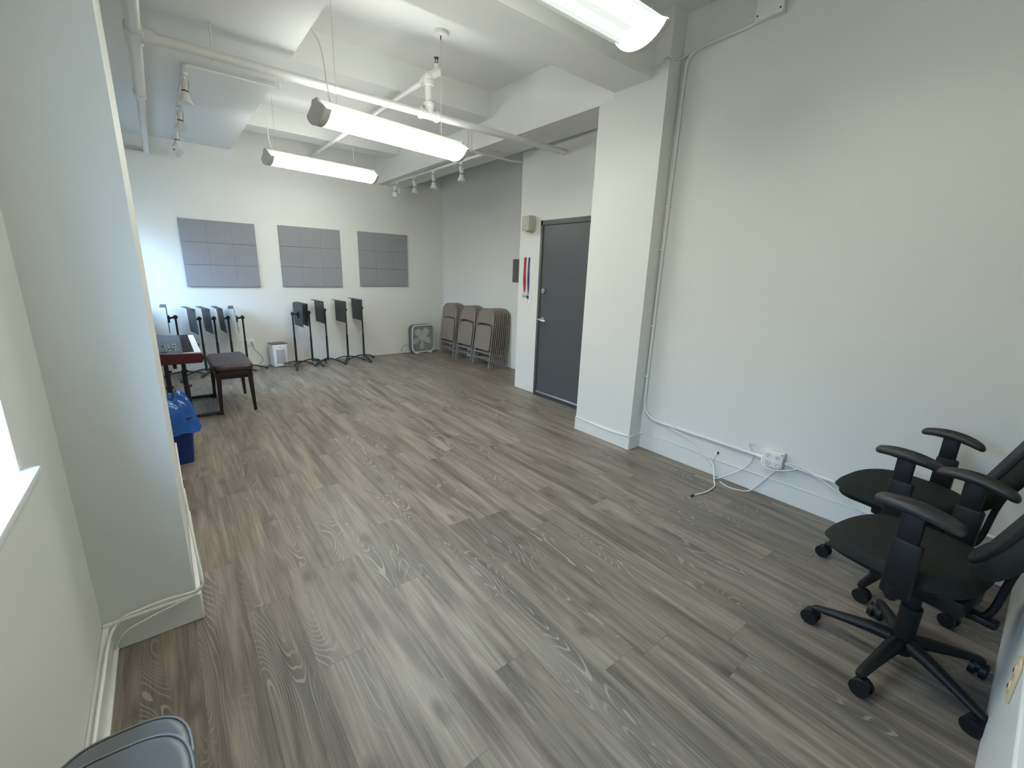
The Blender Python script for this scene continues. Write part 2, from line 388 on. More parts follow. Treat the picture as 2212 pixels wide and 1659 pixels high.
# door
dr = struct('door_1', MB().span((XD+0.012, 3.13, 0.018), (XD+0.055, 4.015, 2.045), 0.003), 'door')
obj('door_frame', MB().span((XD-0.006, 4.012, 0), (XD+0.10, 4.046, 2.10), 0.002).span((XD-0.006, 3.085, 0), (XD+0.10, 3.132, 2.10), 0.002).span((XD-0.006, 3.085, 2.046), (XD+0.10, 4.046, 2.10), 0.002), 'frame', dr)
obj('door_sweep', MB().span((XD+0.004, 3.13, 0.020), (XD+0.013, 4.01, 0.045), 0.002), 'alum', dr)
obj('threshold', MB().span((XD-0.03, 3.132, 0), (XD+0.06, 4.012, 0.014), 0.004), 'dark', dr)
kb_ = MB().cyl((XD+0.012, 3.945, 1.30), (XD-0.012, 3.945, 1.30), 0.033, 0.027, 20).box((XD-0.018, 3.945, 1.30), (0.014, 0.012, 0.03), 0.003)
obj('deadbolt', kb_, 'steel', dr)
obj('door_handle', MB().cyl((XD+0.012, 3.945, 0.955), (XD-0.006, 3.945, 0.955), 0.034, 0.030, 20).cyl((XD-0.005, 3.945, 0.955), (XD-0.05, 3.945, 0.955), 0.013)
    .tube([(XD-0.05, 3.975, 0.957), (XD-0.052, 3.93, 0.955), (XD-0.050, 3.88, 0.946), (XD-0.045, 3.84, 0.948)], 0.0095, 10, 4), 'steel', dr)

# ------------------------------------------------------------------ pipes
sp = thing('sprinkler_pipe', 'long white sprinkler pipe crossing the room under the ceiling beams with a tee and riser', 'pipe', (0, 0, 0))
ZP, YP = 2.775, 3.72
obj('main_pipe', MB().cyl((0.09, YP, ZP), (3.605, YP, ZP), 0.030, n=20), 'pipe', sp)
obj('tee_fitting', MB().cyl((1.89, YP, ZP), (2.05, YP, ZP), 0.038, n=20).cyl((1.885, YP, ZP), (1.905, YP, ZP), 0.046, n=20).cyl((2.035, YP, ZP), (2.055, YP, ZP), 0.046, n=20).cyl((1.97, YP, ZP), (1.97, YP, ZP+0.075), 0.040, n=20).cyl((1.97, YP, ZP+0.06), (1.97, YP, ZP+0.085), 0.046, n=20), 'pipe', sp)
obj('riser', MB().cyl((1.97, YP, ZP+0.05), (1.97, YP, 3.04), 0.030, n=18), 'pipe', sp)
obj('elbow_fitting', MB().cyl((1.97, YP, 2.99), (1.97, YP, 3.025), 0.042, n=18).sph((1.97, YP, 3.05), 0.042, 16).cyl((1.97, YP-0.01, 3.05), (1.97, YP+0.085, 3.05), 0.040, n=18)
    .cyl((1.98, YP, 3.06), (2.045, YP-0.015, 3.105), 0.034, n=18).sph((2.05, YP-0.015, 3.11), 0.036, 14).cyl((2.04, YP-0.015, 3.11), (2.04, YP-0.015, 3.165), 0.022, 0.017, n=16), 'pipe', sp)
hd = obj('sprinkler_head', MB().cyl((2.04, YP-0.015, 3.16), (2.04, YP-0.015, 3.172), 0.014, n=12).cyl((2.030, YP-0.015, 3.17), (2.028, YP-0.015, 3.205), 0.0035, n=6).cyl((2.050, YP-0.015, 3.17), (2.052, YP-0.015, 3.205), 0.0035, n=6).cyl((2.04, YP-0.015, 3.205), (2.04, YP-0.015, 3.210), 0.020, n=16), 'darkred', sp)
br = obj('branch_pipe', MB().cyl((1.97, YP+0.08, 3.05), (1.97, 7.30, 3.05), 0.024, n=16).cyl((1.97, 7.28, 3.05), (1.97, 7.33, 3.05), 0.032, n=16).cyl((1.97, 6.98, 3.05), (1.97, 7.00, 3.05), 0.028, n=16), 'pipe', sp)
obj('hanger_rod', MB().cyl((1.97, 7.26, 3.05), (1.97, 7.26, ZC), 0.006, n=8), 'pipe', sp)
obj('hanger_rod', MB().cyl((0.445, YP, ZP-0.03), (0.445, YP, 2.958), 0.006, n=8).cyl((0.445, YP, ZP-0.036), (0.445, YP, ZP+0.036), 0.010, 0.006, n=10), 'pipe', sp)
lp = thing('side_pipe', 'white painted pipe running along the left side of the ceiling to the far wall', 'pipe')
obj('run_pipe', MB().cyl((0.06, -0.45, ZP), (0.06, 4.95, ZP), 0.036, n=18).cyl((0.06, 4.95, ZP), (0.06, 7.385, ZP), 0.028, n=18), 'pipe', lp)
obj('tee_fitting', MB().cyl((0.06, 3.62, ZP), (0.06, 3.82, ZP), 0.046, n=18).cyl((0.06, YP, ZP), (0.16, YP, ZP), 0.043, n=18), 'pipe', lp)
obj('coupling', MB().cyl((0.06, 4.88, ZP), (0.06, 4.98, ZP), 0.042, n=18), 'pipe', lp)
obj('wall_pipe', MB().cyl((0.06, 7.35, ZP-0.02), (-0.348, 7.35, ZP-0.02), 0.014, n=10), 'pipe', lp)

# ------------------------------------------------------------------ fluorescent fixtures
LW, LD = 0.28, 0.075
def arc_pts(n=14, w=LW, d=LD, z=0.0):
    r = (w*w/4+d*d)/(2*d); a0 = math.asin(min(1, w/2/r)); return [(r*math.sin(-a0+2*a0*i/n), z+(r-d)-r*math.cos(-a0+2*a0*i/n)) for i in range(n+1)]
def fixture(loc, rz, length, clear, label):
    t = thing('fluorescent_light', label, 'light', loc, rz, 'hanging fluorescent ceiling lights')
    h = length/2
    top = [(-LW/2, 0.0), (-0.055, 0.045), (-0.04, 0.075), (0.04, 0.075), (0.055, 0.045), (LW/2, 0.0)]
    obj('housing', MB().prism([(-0.055, 0.046), (-0.04, 0.075), (0.04, 0.075), (0.055, 0.046), (0.045, 0.03), (-0.045, 0.03)], 'x', -h+0.01, h-0.01), 'white_metal', t, smooth=False)
    up = MB()
    for s in (-1, 1): up.prism([(s*0.056, 0.044), (s*(LW/2-0.002), 0.0), (s*(LW/2-0.004), -0.003), (s*0.054, 0.040)], 'x', -h+0.01, h-0.01)
    obj('upper_lens', up, 'lens_up_near' if clear else 'lens_up', t, smooth=False)
    a = arc_pts(); inner = arc_pts(w=LW-0.008, d=LD-0.004, z=0.0)
    obj('diffuser', MB().prism(a+inner[::-1], 'x', -h+0.012, h-0.012), 'lens_clear' if clear else 'lens', t, angle=60)
    for s in (-1, 1):
        obj('fluorescent_tube', MB().cyl((-h+0.05, s*0.062, -0.012), (h-0.05, s*0.062, -0.012), 0.017, n=14), 'tube_near' if clear else 'tube', t)
    for s in (-1, 1):
        full = [(y*1.03, z-0.003) for y, z in a]+[(LW/2+0.003, 0.006), (0.06, 0.052), (0.044, 0.083), (-0.044, 0.083), (-0.06, 0.052), (-LW/2-0.003, 0.006)]
        m_ = MB().prism(full, 'x', s*(h-0.012), s*(h+0.004))
        # rim flange that wraps round the lens
        rim = [(y*1.05, z-0.005) for y, z in a]; rin = [(y*1.02, z-0.001) for y, z in a]
        m_.prism(rim+rin[::-1], 'x', s*(h-0.03 if s > 0 else h-0.045), s*(h+0.004))
        obj('end_cap', m_, 'endcap', t, smooth=False)
    return t
L1 = fixture((1.345, 1.545, 2.635), 0, 1.25, True, 'nearest hanging fluorescent light, clear lens showing two tubes, by the right wall')
L2 = fixture((1.60, 3.555, 2.515), R(7.5), 1.25, False, 'middle hanging fluorescent light just beyond the long white pipe')
L3 = fixture((1.68, 5.78, 2.615), R(6.5), 1.25, False, 'farthest hanging fluorescent light, closest to the wall with three grey panels')
def canopy(x, y, z0, label):
    t = thing('light_suspension', label, 'fitting', (x, y, ZC))
    obj('canopy', MB().lathe([(0.062, 0), (0.062, -0.022), (0.058, -0.028), (0.0, -0.030)], 28), 'white_metal', t)
    obj('stem', MB().cyl((0, 0, -0.03), (0, 0, -0.06), 0.006, 0.004, 10), 'dark', t)
    obj('wire', MB().cyl((0, 0, -0.05), (0, 0, z0-ZC), 0.0022, n=6), 'endcap', t)
canopy(2.03, 3.612, 2.585, 'round ceiling canopy and thin wire holding the right end of the middle light')
canopy(2.05, 5.82, 2.685, 'round ceiling canopy and thin wire holding the right end of the farthest light')
tag(obj('power_cord', MB().tube([(0.955, 3.50, 3.02), (0.985, 3.50, 3.015), (1.035, 3.50, 2.96), (1.06, 3.50, 2.86), (1.07, 3.495, 2.75), (1.085, 3.49, 2.588)], 0.005, 8, 6), 'endcap'), 'grey cord curving from the left soffit down to the middle light', 'cord')
tag(obj('power_cord', MB().tube([(0.955, 5.74, 3.08), (1.04, 5.74, 3.085), (1.082, 5.74, 3.04), (1.109, 5.74, 2.92), (1.112, 5.735, 2.80), (1.135, 5.72, 2.688)], 0.006, 8, 6), 'cable'), 'white cord curving from the left soffit down to the farthest light', 'cord')
tag(obj('hanging_wire', MB().cyl((1.13, 3.497, ZC), (1.13, 3.497, 2.588), 0.0022, n=6), 'endcap'), 'thin wire beside the cord at the left end of the middle light', 'wire')
tag(obj('hanging_wire', MB().cyl((1.17, 5.725, ZC), (1.17, 5.725, 2.688), 0.0022, n=6), 'endcap'), 'thin wire beside the cord at the left end of the farthest light', 'wire')

# ------------------------------------------------------------------ track lights
def spot_master():
    t = thing('track_spotlight', 'x', 'spotlight', (0, 0, 0), 0)
    obj('adapter', MB().box((0, 0, -0.012), (0.03, 0.06, 0.024), 0.003).cyl((0, 0, -0.02), (0, 0, -0.055), 0.008, n=10), 'white_metal', t)
    obj('yoke', MB().box((0.026, 0, -0.10), (0.004, 0.022, 0.11), 0.001).box((-0.026, 0, -0.07), (0.004, 0.022, 0.05), 0.001).box((0, 0, -0.047), (0.056, 0.022, 0.004), 0.001), 'white_metal', t)
    obj('lamp_head', MB().lathe([(0.0, -0.052), (0.020, -0.054), (0.022, -0.060), (0.022, -0.135), (0.026, -0.150), (0.046, -0.205), (0.054, -0.212), (0.052, -0.218), (0.040, -0.212), (0.0, -0.205)], 20), 'white_metal', t)
    obj('collar', MB().lathe([(0.0225, -0.128), (0.024, -0.130), (0.024, -0.136), (0.0225, -0.138)], 20), 'dark', t)
    return t
sp0 = spot_master()
def spot(loc, rz, label, tilt=0, first=[True]):
    if first[0]: t = sp0; first[0] = False; t.location = loc
    else: t = dup(sp0, loc)
    t.rotation_euler = (0, tilt, rz); t['label'] = label; return t
def track(name_l, x, y0, y1, z):
    t = tag(obj('lighting_track', MB().span((x-0.017, y0, z-0.028), (x+0.017, y1, z+0.002), 0.002), 'white_metal'), name_l, 'track'); return t
track('white lighting track under the right bulkhead above the folding chairs', 3.115, 4.55, 7.20, 2.825)
for y, l, g in ((5.04, 'white track spotlight nearest the corridor wall end of the right track', 'R'), (5.76, 'second white spotlight from the near end of the right track', 'R'), (6.34, 'third white spotlight from the near end of the right track', 'R')):
    spot((3.115, y, 2.799), 0.2, l)
s4 = spot((3.115, 6.93, 2.799), 0.3, 'farthest spotlight of the right track, head swung upward at an angle'); 
for ch in s4.children:
    if ch.name.startswith(('lamp_head', 'collar')): ch.location = (-0.07, 0.0, -0.01); ch.rotation_euler = (0.5, -0.6, 0)
track('white lighting track under the shaded left soffit', 0.352, 4.56, 7.25, 2.957)
for y, l in ((4.70, 'nearest white spotlight of the left soffit track, large in view'), (5.66, 'second white spotlight from the near end of the left soffit track'), (6.55, 'third white spotlight from the near end of the left soffit track')):
    spot((0.352, y, 2.931), 0.3, l, tilt=0.08)
s8 = spot((0.352, 7.10, 2.931), 0.0, 'farthest spotlight of the left soffit track, head swung sideways')
for ch in s8.children:
    if ch.name.startswith(('lamp_head', 'collar')): ch.location = (-0.11, 0, -0.03); ch.rotation_euler = (0.2, -0.8, 0)
tag(obj('electrical_conduit', MB().tube([(0.36, 4.545, 2.940), (1.00, 4.535, 2.940)], 0.010, 8).box((1.0, 4.535, 2.94), (0.03, 0.03, 0.025), 0.004).tube([(1.0, 4.535, 2.94), (1.0, 4.535, 3.105)], 0.010, 8), 'pipe'), 'white conduit crossing under the left soffit and turning up at its edge', 'conduit')
tag(obj('electrical_conduit', MB().tube([(3.115, 4.53, 2.806), (3.52, 4.53, 2.80), (3.60, 4.45, 2.795)], 0.011, 8).tube([(3.0, 4.57, 2.81), (3.52, 4.57, 2.81), (3.62, 4.46, 2.81), (3.62, 4.46, 2.95)], 0.011, 8), 'pipe'), 'pair of white conduits running from the right track to the partition edge', 'conduit')
tag(obj('electrical_conduit', MB().tube([(2.94, 4.55, 2.80), (2.94, 4.55, 3.10)], 0.010, 8).tube([(2.94, 4.62, 2.80), (2.94, 4.62, 3.10)], 0.010, 8).tube([(2.94, 4.55, 2.812), (3.11, 4.55, 2.812)], 0.010, 8), 'pipe'), 'pair of white conduits dropping down the face of the right bulkhead', 'conduit')

# ------------------------------------------------------------------ acoustic panels
def apanel(x0, x1, z0, z1, label):
    t = thing('acoustic_panel', label, 'panel', ((x0+x1)/2, YF-0.002, (z0+z1)/2), 0, 'grey acoustic panels on the far wall')
    w_, h_ = (x1-x0)/3, (z1-z0)/3; src = None
    for i in range(3):
        for j in range(3):
            lo = ((i-1)*w_, -0.0125, (j-1)*h_)
            if src is None: src = obj('felt_tile', MB().box((0, 0, 0), (w_-0.0006, 0.025, h_-0.003), 0.0015, 1), 'felt', t, loc=lo, smooth=False)
            else: sharedpart('felt_tile', src, t, lo)
apanel(0.268, 1.135, 1.165, 2.035, 'left grey acoustic wall panel of nine felt tiles, nearest the window side')
apanel(1.435, 2.310, 1.175, 2.050, 'middle grey acoustic wall panel of nine felt tiles')
apanel(2.595, 3.450, 1.190, 2.060, 'right grey acoustic wall panel of nine felt tiles, nearest the room corner')
cb = thing('breaker_box', 'flat dark grey box cover on the alcove wall above the folding chairs', 'box', (4.282, 5.17, 1.527), R(3.2))
obj('cover', MB().span((-0.015, -0.22, -0.17), (0, 0.22, 0.17), 0.003), 'darkgrey', cb)
obj('latch', MB().box((-0.018, -0.15, 0), (0.008, 0.02, 0.04), 0.002), 'dark', cb)

# ------------------------------------------------------------------ wall items by the door
sk = thing('wall_speaker', 'small beige wall speaker box beside the top of the grey door', 'speaker', (XD, 4.205, 2.07))
obj('cabinet', MB().span((-0.115, -0.065, -0.085), (-0.004, 0.065, 0.085), 0.008), 'beige', sk)
obj('grille', MB().cyl((-0.1155, 0, 0.018), (-0.121, 0, 0.018), 0.050, 0.046, 24), 'beige', sk)
obj('bracket', MB().box((-0.055, 0, -0.098), (0.10, 0.025, 0.006), 0.002).box((-0.006, 0, -0.07), (0.012, 0.03, 0.07), 0.002).cyl((-0.09, 0.0, -0.098), (-0.09, 0, -0.084), 0.008, n=8), 'steel', sk)
def lanyard(y, z0, z1, m_, wd, label, key):
    t = thing('lanyard', label, 'lanyard', (XD, y, z0))
    pts = []
    obj('hook', MB().cyl((0.0, 0, 0), (-0.02, 0, 0), 0.005, n=8), 'steel', t)
    a = MB()
    n = 10; hgt = z0-z1
    for s, off in ((-1, 0.0), (1, 0.004)):
        prevv = None
        for i in range(n+1):
            f = i/n; zz = -hgt*f; yc = s*0.006*math.sin(PI*f)+0.006*math.sin(f*4); ww = wd*(0.5+0.15*math.cos(f*9))
            pr = [a.bm.verts.new((-0.008-off, yc-ww, zz)), a.bm.verts.new((-0.008-off, yc+ww, zz)), a.bm.verts.new((-0.0105-off, yc+ww, zz)), a.bm.verts.new((-0.0105-off, yc-ww, zz))]
            if prevv:
                for q in range(4): a.bm.faces.new((prevv[q], prevv[(q+1) % 4], pr[(q+1) % 4], pr[q]))
            prevv = pr
    obj('ribbon', a, m_, t)
    obj('keys', MB().tube([(-0.012, 0.0+0.014*math.cos(x), -hgt-0.018+0.018*math.sin(x)) for x in [2*PI*q/12 for q in range(12)]], 0.0022, 6, 0, True)
        .box((-0.014, -0.008, -hgt-0.055), (0.003, 0.024, 0.045), 0.001).box((-0.018, 0.014, -hgt-0.05), (0.003, 0.020, 0.03), 0.001), key, t)
lanyard(4.300, 1.685, 1.27, 'red', 0.026, 'red lanyard with keys hanging left of the grey door', 'steel')
lanyard(4.225, 1.685, 1.26, 'navy', 0.014, 'navy lanyard with keys hanging between the red one and the door', 'dark')
sw = thing('light_switch', 'white double light switch plate below the lanyards beside the door', 'switch', (XD, 4.215, 1.17))
obj('plate', MB().span((-0.006, -0.058, -0.058), (0, 0.058, 0.058), 0.002), 'white_plastic', sw)
for s in (-1, 1): obj('rocker', MB().box((-0.008, s*0.024, 0), (0.006, 0.030, 0.064), 0.002), 'white_plastic', sw)
# far wall outlets
def outlet(name, loc, axis, label, m_='white_plastic', w_=0.055, h_=0.058):
    t = thing(name, label, 'outlet', loc)
    if axis == 'y': t.rotation_euler = (0, 0, 0)
    else: t.rotation_euler = (0, 0, axis)
    obj('plate', MB().box((0, -0.003, 0), (w_*2, 0.006, h_*2), 0.002), m_, t)
    return t
o1 = outlet('wall_outlet', (0.925, YF, 0.36), 'y', 'white double outlet plate on the far wall between the bench and the air purifier')
obj('socket', MB().box((-0.025, -0.007, 0), (0.03, 0.004, 0.07), 0.002), 'white_plastic', o1)
obj('plug', MB().box((0.022, -0.016, 0.0), (0.025, 0.026, 0.04), 0.004), 'endcap', o1)
o2 = outlet('wall_outlet', (2.58, YF, 0.385), 'y', 'white blank outlet plate on the far wall behind the last music stand', w_=0.05, h_=0.05)
obj('socket', MB().box((0, -0.007, 0), (0.034, 0.004, 0.066), 0.002), 'white_plastic', o2)

# ------------------------------------------------------------------ right wall conduit, outlet box, cables
XW = XR-0.013
cd = thing('wall_conduit', 'white painted conduit running down and along the right wall', 'conduit')
obj('cable_run', MB().tube([(XW, 1.63, 3.12), (XW, 1.74, 3.109), (XW, 1.93, 3.105), (XW, 2.05, 3.095), (XW, 2.10, 3.06), (XW, 2.125, 2.96), (XW, 2.13, 2.37), (XW, 2.14, 1.50), (XW, 2.145, 0.586), (XW, 2.14, 0.412), (XW, 2.11, 0.335), (XW, 2.04, 0.295), (XW, 1.96, 0.285), (XW, 1.86, 0.285), (XW, 1.12, 0.277)], 0.0125, 10, 5), 'pipe', cd)
for _y, _z, _w, _h in ((2.135, 2.05, 0.032, 0.014), (2.145, 1.72, 0.03, 0.012), (2.15, 1.1, 0.03, 0.012), (2.145, 0.66, 0.032, 0.016), (1.83, 0.285, 0.012, 0.030)): obj('strap', MB().box((XW, _y, _z), (0.030, _w, _h), 0.003), 'pipe', cd)
obj('second_run', MB().tube([(XW, 1.64, 3.135), (XW, 1.93, 3.118), (XW, 2.08, 3.10), (XW, 2.145, 3.06), (XR-0.006, 2.152, 2.9), (XR-0.006, 2.155, 2.6)], 0.006, 8, 5), 'pipe', cd)
obj('low_run', MB().tube([(XW, 0.98, 0.282), (XW, 0.85, 0.275), (XW, 0.545, 0.259), (XW, -0.12, 0.245)], 0.0125, 10), 'pipe', cd)
obj('coupling', MB().cyl((XW, 1.125, 0.277), (XW, 1.165, 0.277), 0.015, n=14), 'white_plastic', cd)
jb = thing('junction_box', 'white metal junction box high on the right wall at the top of the conduit', 'box', (XR, 1.56, 3.235))
obj('box_body', MB().span((-0.045, -0.085, -0.125), (0, 0.085, 0.12), 0.006), 'wall', jb)
obj('screw', MB().cyl((-0.045, 0.068, -0.10), (-0.049, 0.068, -0.10), 0.005, n=8).cyl((-0.045, -0.068, -0.10), (-0.049, -0.068, -0.10), 0.005, n=8), 'dark', jb)
tag(obj('column_cord', MB().tube([(3.079, 2.60, 3.0), (3.079, 2.26, 3.02), (3.078, 2.20, 3.05), (3.075, 2.155, 3.04), (3.12, 2.152, 3.03), (3.20, 2.15, 3.06), (XW, 2.10, 3.085)], 0.005, 8, 6), 'pipe'), 'thin white cord wrapping the top of the right column', 'cord')
qb = thing('outlet_box', 'white surface outlet box with four sockets low on the right wall', 'outlet', (XR, 1.05, 0.295), 0)
obj('box_body', MB().span((-0.055, -0.065, -0.06), (0, 0.065, 0.06), 0.006), 'white_plastic', qb)
for yy in (-0.03, 0.03):
    for zz in (-0.026, 0.026):
        f = obj('socket', MB().cyl((-0.055, yy, zz), (-0.058, yy, zz), 0.020, n=20), 'white_plastic', qb)
        obj('slot', MB().box((-0.0585, yy-0.007, zz+0.004), (0.002, 0.003, 0.010)).box((-0.0585, yy+0.007, zz+0.004), (0.002, 0.003, 0.008)).cyl((-0.0575, yy, zz-0.009), (-0.0595, yy, zz-0.009), 0.003, n=8), 'dark', f)
obj('screw', MB().cyl((-0.055, -0.055, 0.05), (-0.057, -0.055, 0.05), 0.004, n=8).cyl((-0.055, -0.055, -0.05), (-0.057, -0.055, -0.05), 0.004, n=8), 'dark', qb)
xb = XR-0.028
def cable(pts, r, label, m_='cable', plug=None):
    t = thing('cable', label, 'cable', (0, 0, 0))
    obj('cord', MB().tube(pts, r, 8, 6), m_, t)
    if plug: obj('connector', plug, 'dark', t)
    return t
cable([(xb, 1.86, 0.272), (xb, 1.80, 0.262), (xb, 1.69, 0.240), (xb, 1.60, 0.165), (xb, 1.50, 0.125), (xb-0.02, 1.45, 0.10), (xb-0.05, 1.42, 0.06), (xb-0.10, 1.385, 0.012), (3.05, 1.345, 0.006), (2.92, 1.335, 0.006), (2.80, 1.36, 0.006)], 0.0048,
      'white cable hanging from the right wall conduit and ending loose on the floor', plug=MB().box((2.775, 1.365, 0.008), (0.04, 0.012, 0.012), 0.003))
cable([(xb, 1.185, 0.265), (xb, 1.20, 0.20), (xb, 1.255, 0.125), (xb-0.01, 1.33, 0.060), (xb-0.03, 1.38, 0.020), (xb-0.05, 1.42, 0.008)], 0.0045, 'white cable drooping from the conduit left of the four-socket box to the floor')
cable([(xb, 1.00, 0.250), (xb, 1.03, 0.205), (xb, 1.07, 0.14), (xb, 1.115, 0.068), (xb-0.03, 1.16, 0.008), (3.14, 1.22, 0.006), (3.13, 1.29, 0.006), (3.16, 1.36, 0.006)], 0.0045, 'white cable looping from under the four-socket box across the floor edge')
cable([(xb-0.01, 1.436, 0.195), (xb-0.01, 1.450, 0.16), (xb-0.01, 1.460, 0.12), (xb-0.01, 1.46, 0.075)], 0.0028, 'short dark-tipped cable end standing up against the right baseboard', 'endcap', MB().box((xb-0.01, 1.43, 0.203), (0.008, 0.012, 0.022), 0.002))
cable([(xb, 1.125, 0.285), (xb-0.02, 1.115, 0.25), (xb-0.03, 1.08, 0.228), (xb-0.03, 1.02, 0.226), (xb-0.01, 0.94, 0.252), (xb, 0.90, 0.277)], 0.0045, 'white cable curving just under the four-socket box')
cable([(xb, 0.96, 0.296), (xb, 0.91, 0.300), (xb, 0.856, 0.293), (xb, 0.769, 0.263), (xb, 0.658, 0.215), (xb, 0.549, 0.155), (xb, 0.42, 0.14)], 0.0045, 'white cable sloping down right of the four-socket box behind the office chairs')
cable([(XR-0.004, 1.20, 0.29), (xb, 1.225, 0.335), (xb, 1.222, 0.352), (XR-0.003, 1.195, 0.345)], 0.004, 'small stub of white cable poking up beside the four-socket box')
tag(obj('cable', MB().tube([(3.10, 2.145, 0.136), (3.22, 2.145, 0.136), (XR-0.016, 2.08, 0.142), (XR-0.016, 1.888, 0.149), (XR-0.018, 1.512, 0.138), (XR-0.018, 1.259, 0.136), (XR-0.018, 1.003, 0.14), (XR-0.018, 0.775, 0.142), (XR-0.018, 0.40, 0.138)], 0.004, 8, 6), 'cable'), 'thin white cable lying along the top of the right baseboard', 'cable')
tag(obj('cable', MB().tube([(3.074, 2.80, 0.134), (3.074, 2.55, 0.120), (3.072, 2.35, 0.118), (3.072, 2.16, 0.132)], 0.0045, 8, 6), 'cable'), 'thin white cable along the top of the right column baseboard', 'cable')
# left column cables
tag(obj('cable', MB().tube([(-0.040, 2.30, 0.50), (-0.036, 2.22, 0.40), (-0.030, 2.10, 0.30), (-0.024, 2.032, 0.20), (-0.030, 2.022, 0.165), (-0.064, 2.020, 0.150), (-0.147, 2.020, 0.158), (-0.236, 2.020, 0.150), (-0.285, 2.020, 0.142), (-0.318, 2.00, 0.115), (-0.324, 1.90, 0.125), (-0.324, 1.75, 0.13), (-0.326, 1.50, 0.128), (-0.326, 1.0, 0.125)], 0.0055, 8, 6), 'cable'), 'white cable wrapping the foot of the left column and following the left baseboard', 'cable')
tag(obj('cable', MB().tube([(-0.026, 2.024, 0.158), (-0.066, 2.018, 0.134), (-0.122, 2.018, 0.122), (-0.199, 2.018, 0.106), (-0.272, 2.018, 0.085), (-0.305, 2.018, 0.055), (-0.322, 2.015, 0.018)], 0.004, 8, 6), 'cable'), 'white cable sagging across the left column baseboard to the floor', 'cable')
tag(obj('cable', MB().tube([(-0.046, 2.60, 0.62), (-0.044, 2.40, 0.48), (-0.036, 2.25, 0.33), (-0.030, 2.12, 0.22), (-0.028, 2.05, 0.170)], 0.004, 8, 6), 'cable'), 'second white cable running up the side of the left column', 'cable')
# outlet on the ledge, lower right
o3 = thing('ledge_outlet', 'almond double outlet at the right edge of the picture on the low white ledge', 'outlet', (1.71, -0.135, 0.46), PI)
obj('plate', MB().box((0, -0.004, 0), (0.075, 0.008, 0.118), 0.003), 'almond', o3)
for s in (-1, 1):
    q = obj('socket', MB().cyl((0, -0.008, s*0.027), (0, -0.011, s*0.027), 0.018, n=18), 'almond', o3)
    obj('slot', MB().box((0, -0.0115, s*0.027), (0.012, 0.002, 0.008)), 'dark', q)

